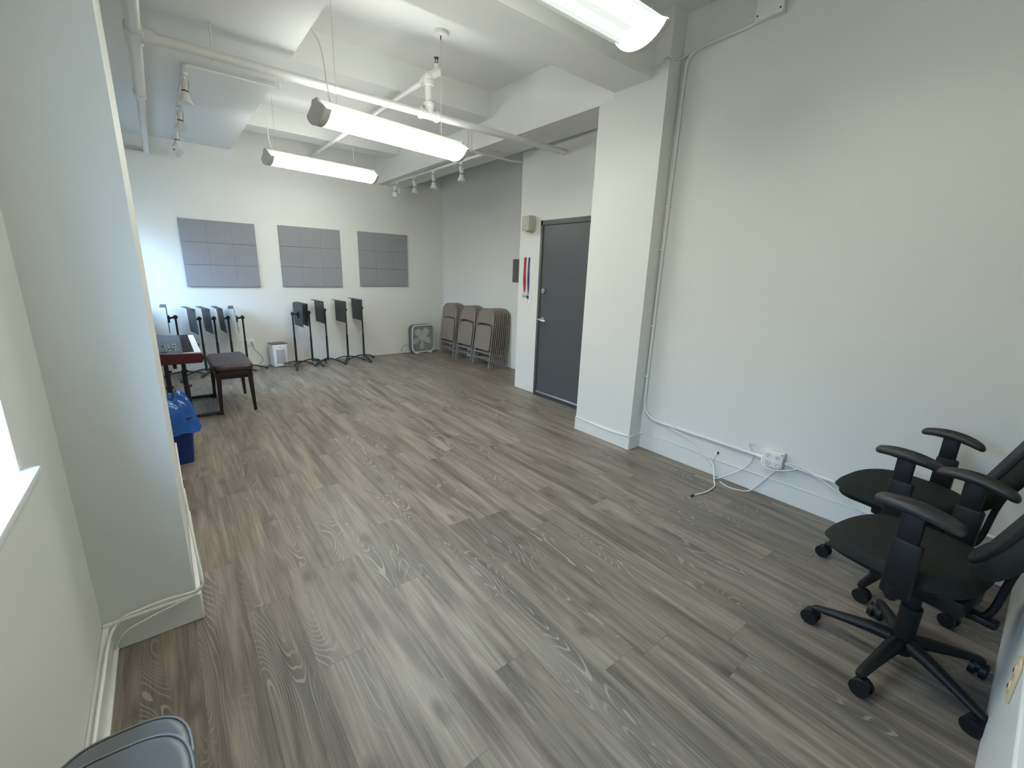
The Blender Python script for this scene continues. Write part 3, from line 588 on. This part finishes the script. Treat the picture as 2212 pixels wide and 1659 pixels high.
# ------------------------------------------------------------------ office chairs
def office_chair(loc, rz, base_rot, label, sep, back_y=-0.285):
    t = thing('office_chair', label, 'chair', loc, rz, 'black office chairs against the back ledge')
    for k in range(5):
        a = base_rot-rz+2*PI*k/5; d = Vector((math.cos(a), math.sin(a), 0)); n_ = Vector((-d.y, d.x, 0))
        g = MB(); P = [(0.035, 0.118, 0.030, 0.026), (0.10, 0.115, 0.027, 0.024), (0.20, 0.098, 0.022, 0.018), (0.285, 0.082, 0.018, 0.013), (0.300, 0.078, 0.012, 0.009)]
        rings = []
        for (r, z, hw, hh) in P:
            c = d*r+Vector((0, 0, z)); rings.append([g.bm.verts.new(c+n_*hw*math.cos(q)+Vector((0, 0, hh*math.sin(q)))) for q in [2*PI*i/12 for i in range(12)]])
        for A, B in zip(rings, rings[1:]):
            for i in range(12): g.bm.faces.new((A[i], A[(i+1) % 12], B[(i+1) % 12], B[i]))
        g.bm.faces.new(rings[0]); g.bm.faces.new(rings[-1])
        leg = obj('leg', g, 'blackplastic', t)
        c = d*0.288; sw_ = a+0.9*((k*37) % 5-2)
        e = Vector((math.cos(sw_), math.sin(sw_), 0)); c2 = c+Vector((-e.y, e.x, 0))*0.012
        wl = MB()
        for s in (-1, 1): p = c2+e*s*0.016+Vector((0, 0, 0.032)); wl.cyl(p-e*0.009, p+e*0.009, 0.032, n=20)
        wl.cyl(c2-e*0.02+Vector((0, 0, 0.032)), c2+e*0.02+Vector((0, 0, 0.032)), 0.010, n=10)
        wl.sph((c2.x, c2.y, 0.043), 0.028, 12, (1, 1, 0.95)); wl.cyl((c.x, c.y, 0.045), (c.x, c.y, 0.078), 0.010, n=10)
        obj('caster', wl, 'blackplastic', leg)
    obj('hub', MB().cyl((0, 0, 0.075), (0, 0, 0.145), 0.042, 0.036, 20), 'blackplastic', t)
    obj('gas_lift', MB().cyl((0, 0, 0.13), (0, 0, 0.28), 0.034, n=20).cyl((0, 0, 0.27), (0, 0, 0.40), 0.024, n=20), 'blackplastic', t)
    obj('mechanism', MB().box((0, -0.01, 0.405), (0.20, 0.28, 0.07), 0.015).box((0, -0.17, 0.37), (0.05, 0.10, 0.03), 0.01).tube([(0.10, 0.02, 0.37), (0.26, 0.03, 0.36)], 0.006, 8), 'blackplastic', t)
    # seat: rounded cushion with a waterfall front
    s = MB().pillow(0.49, 0.48, 0.440, 0.530, 0.043, 2.8, 56, Matrix.Translation((0, 0.07, 0)), crown=-0.006)
    for v in s.bm.verts:
        f = max(0, (v.co.y-0.12)/0.19); v.co.z -= 0.035*f*f; f2 = max(0, (-v.co.y-0.06)/0.12); v.co.z += 0.012*f2
        if v.co.z < 0.47: v.co.x *= 0.90; v.co.y = 0.04+(v.co.y-0.04)*0.92
    obj('seat', s, 'fabric', t)
    # backrest
    b = MB().pillow(0.47, 0.56, -0.03, 0.035, 0.03, 3.4, 56)
    for v in b.bm.verts: v.co.z += 0.9*v.co.x**2 - 0.25*(v.co.y)**2*0.6
    b.xf(Matrix.Translation((0, back_y, 0.83)) @ Euler((R(90+20), 0, 0)).to_matrix().to_4x4() @ Matrix.Scale(1, 4))
    obj('backrest', b, 'fabric', t)
    shell = MB().pillow(0.43, 0.52, -0.045, -0.022, 0.01, 3.2, 48)
    for v in shell.bm.verts: v.co.z += 0.9*v.co.x**2
    # rotated so its local +z faces the sitter; the hard shell sits behind
    shell.xf(Matrix.Translation((0, back_y, 0.83)) @ Euler((R(90+20), 0, 0)).to_matrix().to_4x4())
    obj('back_shell', shell, 'blackplastic', t)
    obj('back_bar', MB().tube([(0, -0.14, 0.355), (0, back_y+0.07, 0.365), (0, back_y+0.04, 0.42), (0, back_y+0.02, 0.60), (0, back_y-0.03, 0.80)], 0.012, 10, 5), 'blackplastic', t)
    h = sep/2
    for sgn in (-1, 1):
        x = sgn*h
        post = MB().box((x, -0.01, 0.545), (0.030, 0.085, 0.22), 0.010).box((x, -0.005, 0.68), (0.022, 0.066, 0.17), 0.008)
        post.tube([(x*0.30, 0.0, 0.415), (x*0.75, 0.0, 0.415), (x*0.98, 0.0, 0.43), (x, 0.0, 0.48)], 0.020, 10, 4)
        pp = obj('arm_post', post, 'blackplastic', t)
        pad = MB().pillow(0.080, 0.245, -0.018, 0.018, 0.0175, 2.6, 40)
        for v in pad.bm.verts: v.co.z -= 1.5*(v.co.y-0.02)**2; v.co.x += sgn*0.9*(v.co.y-0.02)**2*-1
        pad.xf(Matrix.Translation((x, -0.008, 0.778)))
        obj('arm_pad', pad, 'armpad', t)
    return t
office_chair((2.165, 0.125, 0), R(-10.5), R(96), 'black office chair nearest the camera, arms and five-star base in full view', 0.53, -0.235)
office_chair((2.78, 0.262, 0), R(-8), R(94), 'black office chair behind the nearer one, close to the right wall', 0.56)

# ------------------------------------------------------------------ grey padded chairs at lower left
def pad_chair(loc, label):
    t = thing('stacking_chair', label, 'chair', loc, R(-4), 'grey vinyl chairs at lower left')
    w_ = 0.265
    s = MB().pillow(w_, 0.40, 0.430, 0.485, 0.024, 3.2, 56, crown=0.010)
    obj('seat', s, 'vinyl', t)
    n = 56; pts = []
    for i in range(n):
        a = 2*PI*i/n; c_, s_ = math.cos(a), math.sin(a)
        pts.append((math.copysign(abs(c_)**(2/3.2), c_)*(w_/2-0.006), math.copysign(abs(s_)**(2/3.2), s_)*(0.20-0.006), 0.480))
    obj('piping', MB().tube(pts, 0.0024, 8, 0, True), 'piping', t)
    for sx in (-1, 1):
        for sy in (-1, 1):
            obj('leg', MB().tube([(sx*0.095, sy*0.15, 0.43), (sx*0.100, sy*0.175, 0.0)], 0.010, 10), 'steel', t)
    bk = MB().pillow(w_, 0.26, -0.02, 0.02, 0.018, 3.2, 40); bk.xf(Matrix.Translation((0, -0.245, 0.72)) @ Euler((R(98), 0, 0)).to_matrix().to_4x4())
    obj('backrest', bk, 'vinyl', t)
    obj('back_frame', MB().tube([(-0.085, -0.18, 0.42), (-0.085, -0.24, 0.60), (-0.085, -0.275, 0.80)], 0.009, 8, 4).tube([(0.085, -0.18, 0.42), (0.085, -0.24, 0.60), (0.085, -0.275, 0.80)], 0.009, 8, 4), 'steel', t)
    return t
g1 = pad_chair((-0.205, 0.905, 0.0), 'lower of the two stacked grey vinyl chairs at bottom left, piped front edge sticking out')
g2 = dup(g1, (-0.200, 0.785, 0.072), None, 'upper of the two stacked grey vinyl chairs at bottom left, nearer the camera')

# ------------------------------------------------------------------ keyboard, stand, bench
kt = thing('digital_keyboard', 'red and grey digital stage keyboard on a black stand by the windows', 'keyboard', (0.03, 5.42, 0.0))
z0 = 0.605
body = [(-0.165, z0+0.01), (-0.155, z0), (0.17, z0), (0.182, z0+0.02), (0.182, z0+0.075), (0.172, z0+0.082), (-0.05, z0+0.092), (-0.155, z0+0.105), (-0.175, z0+0.085), (-0.175, z0+0.03)]
obj('body', MB().prism(body, 'y', -0.61, 0.61), 'kbgrey', kt, smooth=False)
for s in (-1, 1):
    e = [(x*1.01, z+(0.001 if z > z0+0.05 else -0.001)) for x, z in body]
    obj('end_block', MB().prism(e, 'y', s*0.61, s*0.635), 'kbred', kt, smooth=False)
for i in range(52):
    yy = -0.585+i*(1.17/52)
    if i == 0: wk = obj('white_key', MB().span((0.045, 0.0006, z0+0.078), (0.176, 1.17/52-0.0008, z0+0.092), 0.0015, 1), 'key_white', kt, loc=(0, yy, 0))
    else: sharedpart('white_key', wk, kt, (0, yy, 0))
bk_ = None
for i in range(51):
    if (i % 7) in (0, 1, 3, 4, 5):
        yy = -0.585+(i+1)*(1.17/52)
        if bk_ is None: bk_ = obj('black_key', MB().span((0.045, -0.005, z0+0.09), (0.125, 0.005, z0+0.101), 0.0015, 1), 'blackplastic', kt, loc=(0, yy, 0))
        else: sharedpart('black_key', bk_, kt, (0, yy, 0))
for i, (x, y, lx, ly) in enumerate([(-0.08, -0.22, 0.012, 0.03), (-0.055, -0.25, 0.012, 0.03), (-0.08, -0.12, 0.012, 0.02), (-0.055, -0.12, 0.012, 0.02), (-0.02, -0.25, 0.010, 0.022), (0.0, -0.25, 0.010, 0.022), (-0.02, -0.05, 0.010, 0.022), (0.0, -0.05, 0.010, 0.022), (-0.07, -0.38, 0.012, 0.02), (-0.045, -0.40, 0.012, 0.02), (-0.005, -0.40, 0.01, 0.02), (0.015, -0.40, 0.01, 0.02)]):
    zt = z0+0.092+(-0.05-x)*0.125 if x < -0.05 else z0+0.092-(x+0.05)*0.045
    obj('button', MB().box((x, y, zt+0.002), (lx, ly, 0.008), 0.001, 1), 'led', kt)
obj('display', MB().box((-0.09, -0.17, z0+0.100), (0.03, 0.05, 0.006), 0.001, 1).box((-0.05, -0.33, z0+0.094), (0.05, 0.03, 0.006), 0.001, 1), 'dark', kt)
obj('pitch_wheel', MB().sph((-0.10, -0.54, z0+0.098), 0.028, 14, (1.2, 1, 0.35)), 'dark', kt)
ks = thing('keyboard_stand', 'black metal keyboard stand with two pairs of uprights', 'stand', (0.0, 5.47, 0))
for s in (-1, 1):
    y = s*0.375
    obj('foot_bar', MB().box((0.03, y, 0.020), (0.60, 0.035, 0.028), 0.006).box((0.305, y, 0.020), (0.06, 0.045, 0.040), 0.008).box((-0.245, y, 0.020), (0.06, 0.045, 0.040), 0.008), 'black', ks)
    obj('support_arm', MB().box((0.02, y, 0.588), (0.40, 0.035, 0.026), 0.004).box((0.225, y, 0.60), (0.035, 0.04, 0.05), 0.006), 'black', ks)
    for xx in (-0.07, 0.07):
        obj('upright', MB().cyl((xx, y, 0.02), (xx, y, 0.32), 0.019, n=12).cyl((xx, y, 0.32), (xx, y, 0.585), 0.014, n=12), 'black', ks)
        obj('height_knob', MB().cyl((xx-0.022, y-0.0, 0.33), (xx+0.022, y, 0.33), 0.014, n=12).cyl((xx+0.02, y, 0.33), (xx+0.038, y, 0.33), 0.012, n=10), 'black', ks)
obj('cross_bar', MB().box((0.0, 0, 0.10), (0.03, 0.75, 0.03), 0.005).box((0.0, 0, 0.52), (0.03, 0.75, 0.03), 0.005), 'black', ks)
bn = thing('piano_bench', 'dark brown leather piano bench with mahogany legs beside the keyboard', 'bench', (0.465, 5.45, 0), R(0))
cush = MB().pillow(0.37, 0.80, 0.435, 0.500, 0.028, 7, 64)
bm_ = cush.bm
obj('cushion', cush, 'leather', bn)
topq = MB()
nx, ny = 28, 56; G = [[None]*(ny+1) for _ in range(nx+1)]
for i in range(nx+1):
    for j in range(ny+1):
        x = -0.155+0.31*i/nx; y = -0.37+0.74*j/ny
        z = 0.503+0.006*abs(math.sin((i/nx)*PI*3)*math.sin((j/ny)*PI*6))**0.5-0.004*(1 if i in (0, nx) or j in (0, ny) else 0)
        G[i][j] = topq.bm.verts.new((x, y, z))
for i in range(nx):
    for j in range(ny): topq.bm.faces.new((G[i][j], G[i+1][j], G[i+1][j+1], G[i][j+1]))
obj('tufting', topq, 'leather', bn)
btn = None
for i in range(1, 3):
    for j in range(1, 6):
        lo = (-0.155+0.31*i/3, -0.37+0.74*j/6, 0.503)
        if btn is None: btn = obj('tuft_button', MB().sph((0, 0, 0), 0.009, 10, (1, 1, 0.5)), 'leather', bn, loc=lo)
        else: sharedpart('tuft_button', btn, bn, lo)
obj('apron', MB().span((-0.155, -0.37, 0.36), (0.155, -0.345, 0.438), 0.003).span((-0.155, 0.345, 0.36), (0.155, 0.37, 0.438), 0.003).span((-0.155, -0.37, 0.36), (-0.13, 0.37, 0.438), 0.003).span((0.13, -0.37, 0.36), (0.155, 0.37, 0.438), 0.003), 'benchwood', bn)
for sx in (-1, 1):
    for sy in (-1, 1):
        lg_ = MB(); A = []
        for z, hw, off in ((0.425, 0.021, 0.0), (0.34, 0.021, 0.0), (0.0, 0.013, 0.012)):
            cx, cy = sx*(0.138+off), sy*(0.352+off)
            A.append([lg_.bm.verts.new((cx+a*hw, cy+b*hw, z)) for a, b in ((-1, -1), (1, -1), (1, 1), (-1, 1))])
        for P_, Q_ in zip(A, A[1:]):
            for i in range(4): lg_.bm.faces.new((P_[i], P_[(i+1) % 4], Q_[(i+1) % 4], Q_[i]))
        lg_.bm.faces.new(A[0]); lg_.bm.faces.new(A[-1])
        obj('leg', lg_, 'benchwood', bn, smooth=False)

# ------------------------------------------------------------------ blue bin with bag
bt = thing('recycling_bin', 'blue plastic recycling bin behind the left column', 'bin', (-0.125, 4.02, 0))
def frust(w0, d0, w1, d1, z0_, z1_, wall=None, ex=7, n=40):
    m_ = MB()
    def ring(w_, d_, z):
        o_ = []
        for i in range(n):
            a = 2*PI*i/n; c_, s_ = math.cos(a), math.sin(a)
            o_.append(m_.bm.verts.new((math.copysign(abs(c_)**(2/ex), c_)*w_/2, math.copysign(abs(s_)**(2/ex), s_)*d_/2, z)))
        return o_
    Rg = [ring(w0, d0, z0_), ring(w1, d1, z1_), ring(w1-0.008, d1-0.008, z1_), ring(w0-0.008, d0-0.008, z0_+0.006)]
    for A, B in zip(Rg, Rg[1:]):
        for i in range(n): m_.bm.faces.new((A[i], A[(i+1) % n], B[(i+1) % n], B[i]))
    m_.bm.faces.new(Rg[0]); m_.bm.faces.new(Rg[-1]); return m_
obj('body', frust(0.31, 0.23, 0.37, 0.29, 0.0, 0.375), 'bin', bt)
obj('rim', MB().tube([(0.187*c, 0.147*s, 0.372) for c, s in [(math.copysign(abs(math.cos(a))**0.3, math.cos(a)), math.copysign(abs(math.sin(a))**0.3, math.sin(a))) for a in [2*PI*i/40 for i in range(40)]]], 0.006, 8, 0, True), 'bin', bt)
bg_ = MB(); nb = 72; rr = []
random.seed(3); ph = [random.random()*6.28 for _ in range(8)]
for li, (f, z) in enumerate([(1.16, 0.250), (1.10, 0.285), (1.05, 0.33), (1.02, 0.385), (0.97, 0.43), (0.90, 0.475), (0.76, 0.505), (0.60, 0.515), (0.5, 0.47), (0.45, 0.40)]):
    row = []
    for i in range(nb):
        a = 2*PI*i/nb; c_, s_ = math.cos(a), math.sin(a)
        wob = 0.010*math.sin(5*a+ph[0]+li*0.4)+0.008*math.sin(11*a+ph[1]-li*0.5)+0.005*math.sin(23*a+ph[2]+li)
        x = math.copysign(abs(c_)**0.45, c_)*0.192*f*(1+wob*2); y = math.copysign(abs(s_)**0.45, s_)*0.152*f*(1+wob*2)
        row.append(bg_.bm.verts.new((x, y, z+wob*(1.3 if li > 3 else 0.8))))
    rr.append(row)
for A, B in zip(rr, rr[1:]):
    for i in range(nb): bg_.bm.faces.new((A[i], A[(i+1) % nb], B[(i+1) % nb], B[i]))
tag(obj('bin_liner', bg_, 'bag', None, angle=80, loc=(-0.125, 4.02, 0)), 'bright blue plastic bag lining the recycling bin and folded over its rim', 'bag')

# ------------------------------------------------------------------ air purifier and box fan
ap = thing('air_purifier', 'small white air purifier on the floor by the far wall', 'purifier', (1.255, 7.235, 0), R(10))
def pur():
    m_ = MB().box((0, 0, 0.175), (0.205, 0.19, 0.34), 0.016, 3)
    for v in m_.bm.verts: f = v.co.z/0.35; v.co.x *= 0.93+0.10*f; v.co.y *= 0.95+0.06*f
    return m_
obj('body', pur(), 'white_plastic', ap)
obj('top_panel', MB().box((0, 0, 0.350), (0.215, 0.20, 0.012), 0.005), 'purifier_top', ap)
gr = obj('grille', MB().box((0, -0.096, 0.165), (0.125, 0.008, 0.205), 0.003), 'purifier_grille', ap)
for i in range(16): obj('slat', MB().box((0, -0.1005, 0.075+i*0.012), (0.115, 0.003, 0.004)), 'purifier_grille', gr, smooth=False)
obj('button', MB().cyl((0, -0.096, 0.307), (0, -0.101, 0.307), 0.009, n=14), 'endcap', ap)
fn = thing('box_fan', 'grey and white box fan on the floor near the far corner', 'fan', (3.645, 7.255, 0.012), R(8))
S = 0.49
def rrect(w_, h_, r, n=6):
    o_ = []
    for cx, cz, a0 in ((w_/2-r, h_/2-r, 0), (-w_/2+r, h_/2-r, PI/2), (-w_/2+r, -h_/2+r, PI), (w_/2-r, -h_/2+r, 1.5*PI)):
        for i in range(n+1): a = a0+PI/2*i/n; o_.append((cx+r*math.cos(a), cz+r*math.sin(a)))
    return o_
def ringprism(o_, i_, y0, y1, zc):
    m_ = MB(); n = len(o_)
    V = [[m_.bm.verts.new((p[0], y, p[1]+zc)) for p in q] for q, y in ((o_, y0), (i_, y0), (i_, y1), (o_, y1))]
    for A, B in zip(V, V[1:]+V[:1]):
        for i in range(n): m_.bm.faces.new((A[i], A[(i+1) % n], B[(i+1) % n], B[i]))
    return m_
ro, ri = rrect(S, 0.505, 0.085), rrect(S-0.012, 0.493, 0.08)
obj('housing', ringprism(ro, ri, -0.05, 0.055, 0.258), 'fan_side', fn)
obj('front_rim', ringprism(rrect(S+0.004, 0.509, 0.087), rrect(S-0.045, 0.46, 0.07), -0.060, -0.046, 0.258), 'fan_front', fn)
gm = MB()
for i in range(34):
    x = -S/2+0.022+(S-0.044)*i/33; hh = 0.235 if abs(x) < 0.16 else 0.235-(abs(x)-0.16)*0.5
    gm.box((x, -0.054, 0.258), (0.0026, 0.003, hh*2-0.02))
for rr_ in (0.07, 0.14, 0.20): gm.tube([(rr_*math.cos(a), -0.052, 0.258+rr_*math.sin(a)) for a in [2*PI*i/32 for i in range(32)]], 0.0018, 6, 0, True)
g_ = obj('front_grille', gm, 'fan_front', fn, smooth=False); g_['kind'] = 'stuff'
for k in range(5):
    bl = MB(); a0 = R(-90)+2*PI*k/5; rows = []
    for q in range(9):
        r_ = 0.045+0.16*q/8; hwid = 0.030+0.035*math.sin(PI*q/9.5)
        row = []
        for s in (-1, -0.5, 0, 0.5, 1):
            aa = s*hwid/r_*0.9; ca = a0+aa
            row.append(bl.bm.verts.new((min(r_, 0.2)*math.cos(ca), -0.005+s*0.022, 0.258+min(r_, 0.2)*math.sin(ca))))
        rows.append(row)
    for A, B in zip(rows, rows[1:]):
        for i in range(4): bl.bm.faces.new((A[i], A[i+1], B[i+1], B[i]))
    obj('fan_blade', bl, 'fan_front', fn)
obj('hub', MB().cyl((0, -0.045, 0.258), (0, 0.03, 0.258), 0.046, n=24), 'fan_front', fn)
obj('rear_panel', MB().prism(ri, 'y', 0.045, 0.05, Matrix.Translation((0, 0, 0.258))), 'fan_side', fn)
for s in (-1, 1): obj('foot', MB().box((s*0.14, -0.02, -0.002), (0.05, 0.13, 0.020), 0.004), 'fan_front', fn)
tag(obj('fan_cord', MB().tube([(3.40, 7.30, 0.14), (3.34, 7.31, 0.155), (3.27, 7.30, 0.10), (3.26, 7.29, 0.03), (3.32, 7.28, 0.006), (3.42, 7.30, 0.006)], 0.004, 8, 6), 'fan_side'), 'grey fan cord looping out beside the box fan', 'cord')
tag(obj('purifier_cord', MB().tube([(0.947, 7.345, 0.35), (0.96, 7.33, 0.26), (1.04, 7.335, 0.16), (1.05, 7.33, 0.08), (0.98, 7.30, 0.008), (1.10, 7.22, 0.005), (1.30, 7.10, 0.005), (1.55, 7.02, 0.005)], 0.0035, 8, 6), 'fan_side'), 'thin grey cord from the far wall outlet trailing along the floor', 'cord')

# ------------------------------------------------------------------ music stands
def music_stand(loc, rz, label, flip=1, top=0.74, desk_turn=0.0, leg_rot=0.3, tilt=0.0):
    t = thing('music_stand', label, 'music stand', loc, rz, 'black music stands along the far wall')
    for k in range(3):
        a = leg_rot+2*PI*k/3; d = Vector((math.cos(a), math.sin(a), 0))
        g = MB(); rings = []; n_ = Vector((-d.y, d.x, 0))
        for r, z in ((0.0, 0.085), (0.05, 0.082), (0.12, 0.066), (0.20, 0.036), (0.245, 0.015)):
            hw = 0.018; hh = 0.008; c = d*r+Vector((0, 0, z)); rings.append([g.bm.verts.new(c+n_*hw*u+Vector((0, 0, hh*v))) for u, v in ((-1, -1), (1, -1), (1, 1), (-1, 1))])
        for A, B in zip(rings, rings[1:]):
            for i in range(4): g.bm.faces.new((A[i], A[(i+1) % 4], B[(i+1) % 4], B[i]))
        g.bm.faces.new(rings[0]); g.bm.faces.new(rings[-1])
        g.box((0.252*d.x, 0.252*d.y, 0.009), (0.036, 0.036, 0.018), 0.005, 2)
        obj('leg', g, 'desk', t)
    obj('pole', MB().cyl((0, 0, 0.06), (0, 0, 0.44), 0.015, n=14).cyl((0, 0, 0.44), (0, 0, top-0.015), 0.0115, n=14).cyl((0, 0, 0.07), (0, 0, 0.10), 0.022, 0.016, n=14), 'black', t)
    # clamp arm toward the desk (local -x), friction knobs
    obj('tilt_clamp', MB().sph((0, 0, top), 0.026, 12, (1, 1, 1.1)).box((-0.035*flip, 0, top-0.005), (0.06, 0.030, 0.024), 0.006).cyl((0, -0.032, top), (0, 0.032, top), 0.016, n=12).cyl((-0.058*flip, -0.025, top-0.012), (-0.058*flip, 0.025, top-0.012), 0.014, n=12).box((-0.066*flip, 0, top-0.02), (0.016, 0.06, 0.09), 0.004), 'black', t)
    dm = MB(); W, H = 0.46, 0.33
    dm.box((0, 0, 0), (0.004, W, H), 0.0015, 1)
    dm.box((-0.030*flip, 0, H/2), (0.062, W, 0.004), 0.0015, 1)
    # cut bottom corners
    for v in dm.bm.verts:
        if v.co.z < -H/2+0.02: v.co.y *= 0.90
    dm.xf(Matrix.Translation((-0.078*flip, 0, top-0.02)) @ Euler((0, tilt, desk_turn)).to_matrix().to_4x4())
    obj('desk', dm, 'desk', t)
    return t
ordn = ['leftmost', 'second from the left', 'third from the left', 'fourth from the left', 'fifth from the left']
for i, (x, y, tp, rz_, tl) in enumerate([(0.085, 7.00, 0.80, -1, 0.0), (0.335, 7.06, 0.765, 9, -0.02), (0.495, 7.06, 0.765, 8, -0.04), (0.655, 7.06, 0.765, 4, -0.07), (0.825, 7.07, 0.765, -5, -0.10)]):
    lab = ['leftmost black music stand, rising behind the keyboard', 'black music stand just right of the keyboard end', 'black music stand in the middle of the row behind the bench', 'black music stand second from the right in the row behind the bench', 'black music stand beside the white wall outlet, its desk seen edge-on'][i]
    music_stand((x, y, 0), R(rz_), lab, 1, tp, 0, 0.4+i*0.5, tl)
for i, (x, y, tp, rz_, fl_, tl) in enumerate([(1.455, 7.03, 0.800, 3, -1, 0.0), (1.70, 7.10, 0.805, 3, 1, 0.0), (1.92, 7.06, 0.84, 2, 1, 0.0), (2.24, 7.08, 0.835, 4, 1, 0.02), (2.50, 7.08, 0.86, 2, 1, 0.0)]):
    lab = ['black music stand right of the air purifier, desk turned to the right of its pole', 'black music stand whose desk backs onto the one beside the air purifier', 'middle black music stand of the right group, desk with a rounded bottom corner', 'black music stand second from the right end of the right group', 'rightmost black music stand, before the blank wall plate'][i]
    music_stand((x, y, 0), R(rz_), lab, fl_, tp, 0, 0.25+i*0.6, tl)

# ------------------------------------------------------------------ folding chairs
def folding_master():
    t = thing('folding_chair', 'x', 'chair')
    w_ = 0.23
    # folded chair stands in its local YZ plane, front toward -x, thickness ~35 mm
    fr = [(0, -w_, 0.012), (0, -w_, 0.45), (0, -w_+0.006, 0.74)]
    for i in range(9):
        a = PI-PI*i/8; fr.append((0, 0.222*math.copysign(abs(math.cos(a))**0.75, math.cos(a)), 0.79+0.14*abs(math.sin(a))**0.8))
    fr += [(0, w_-0.006, 0.74), (0, w_, 0.45), (0, w_, 0.012)]
    pts = []
    for p in fr:
        if not pts or (Vector(p)-Vector(pts[-1])).length > 0.01: pts.append(p)
    obj('frame', MB().tube(pts, 0.0098, 8, 3), 'taupe', t)
    def plate(yw, za, zb, rt_, rb, x, curve=0.0):
        o_ = []
        for cy, cz, r, a0 in ((yw-rt_, zb-rt_, rt_, 0), (-yw+rt_, zb-rt_, rt_, PI/2), (-yw+rb, za+rb, rb, PI), (yw-rb, za+rb, rb, 1.5*PI)):
            for i in range(7): a = a0+PI/2*i/6; o_.append((cy+r*math.cos(a), cz+r*math.sin(a)))
        return MB().prism(o_, 'x', x-0.0035, x+0.0035)
    def arch(yw, z0_, z1_, x):
        o_ = [(yw, z0_)]
        for i in range(13): a = PI*i/12; o_.append((yw*math.cos(a), z1_-0.125+0.125*math.sin(a)**0.8))
        o_.append((-yw, z0_)); 
        for i in range(1, 8): f = i/8; o_.append((-yw+2*yw*f, z0_+0.022*math.sin(PI*f)))
        return MB().prism(o_, 'x', x-0.003, x+0.003)
    obj('backrest', arch(0.212, 0.685, 0.925, 0.002), 'taupe', t)
    obj('seat', plate(0.195, 0.285, 0.665, 0.085, 0.02, -0.014), 'taupe', t)
    obj('seat_rim', MB().tube([(-0.010, 0.195, 0.29), (-0.010, 0.195, 0.58)]+[(-0.010, 0.11+0.085*math.cos(a), 0.58+0.085*math.sin(a)) for a in (0.3, 0.8, 1.3)]+[(-0.010, -0.11-0.085*math.cos(a), 0.58+0.085*math.sin(a)) for a in (1.3, 0.8, 0.3)]+[(-0.010, -0.195, 0.58), (-0.010, -0.195, 0.29)], 0.007, 6), 'taupe', t)
    for s in (-1, 1):
        obj('rear_leg', MB().tube([(0.014, s*0.212, 0.62), (0.012, s*0.208, 0.05)], 0.009, 8), 'taupe', t)
        obj('foot_cap', MB().cyl((0, s*w_, 0), (0, s*w_, 0.03), 0.0135, n=10), 'taupe', t)
    obj('crossbar', MB().box((0, 0, 0.235), (0.006, 2*w_, 0.022), 0.002, 1), 'taupe', t)
    obj('rear_crossbar', MB().tube([(0.012, -0.208, 0.135), (0.012, 0.208, 0.135)], 0.006, 6), 'taupe', t)
    return t
fc = folding_master(); firstc = True
stacks = [('near', 3.895, 5.70, 9, 0.035, 0.0), ('middle', 3.91, 6.25, 6, 0.036, 1), ('far', 3.90, 6.83, 6, 0.034, 2)]
lean = R(7.0)
for nm, x, y, n, dx, rz_ in stacks:
    for i in range(n):
        where = {'near': 'in the stack nearest the partition', 'middle': 'in the middle stack', 'far': 'in the stack nearest the box fan'}[nm]
        lab = ('front taupe metal folding chair ' if i == 0 else 'rearmost taupe metal folding chair ' if i == n-1 else '%s taupe folding chair from the front ' % ('', 'second', 'third', 'fourth', 'fifth', 'sixth', 'seventh', 'eighth')[i])+where
        grp = 'folding chairs stacked behind the front one, %s stack' % nm if i else 'front folding chairs of the three stacks'
        xx = x+dx*i; yy = y-0.008*i if nm == 'near' else y-0.004*i
        if firstc: o = fc; firstc = False; o.location = (xx, yy, 0); o['label'] = lab; o['group'] = grp
        else: o = dup(fc, (xx, yy, 0), None, lab, grp)
        ln = lean*(1.0-0.35*i/n)
        o.rotation_euler = (0, ln, R(rz_))
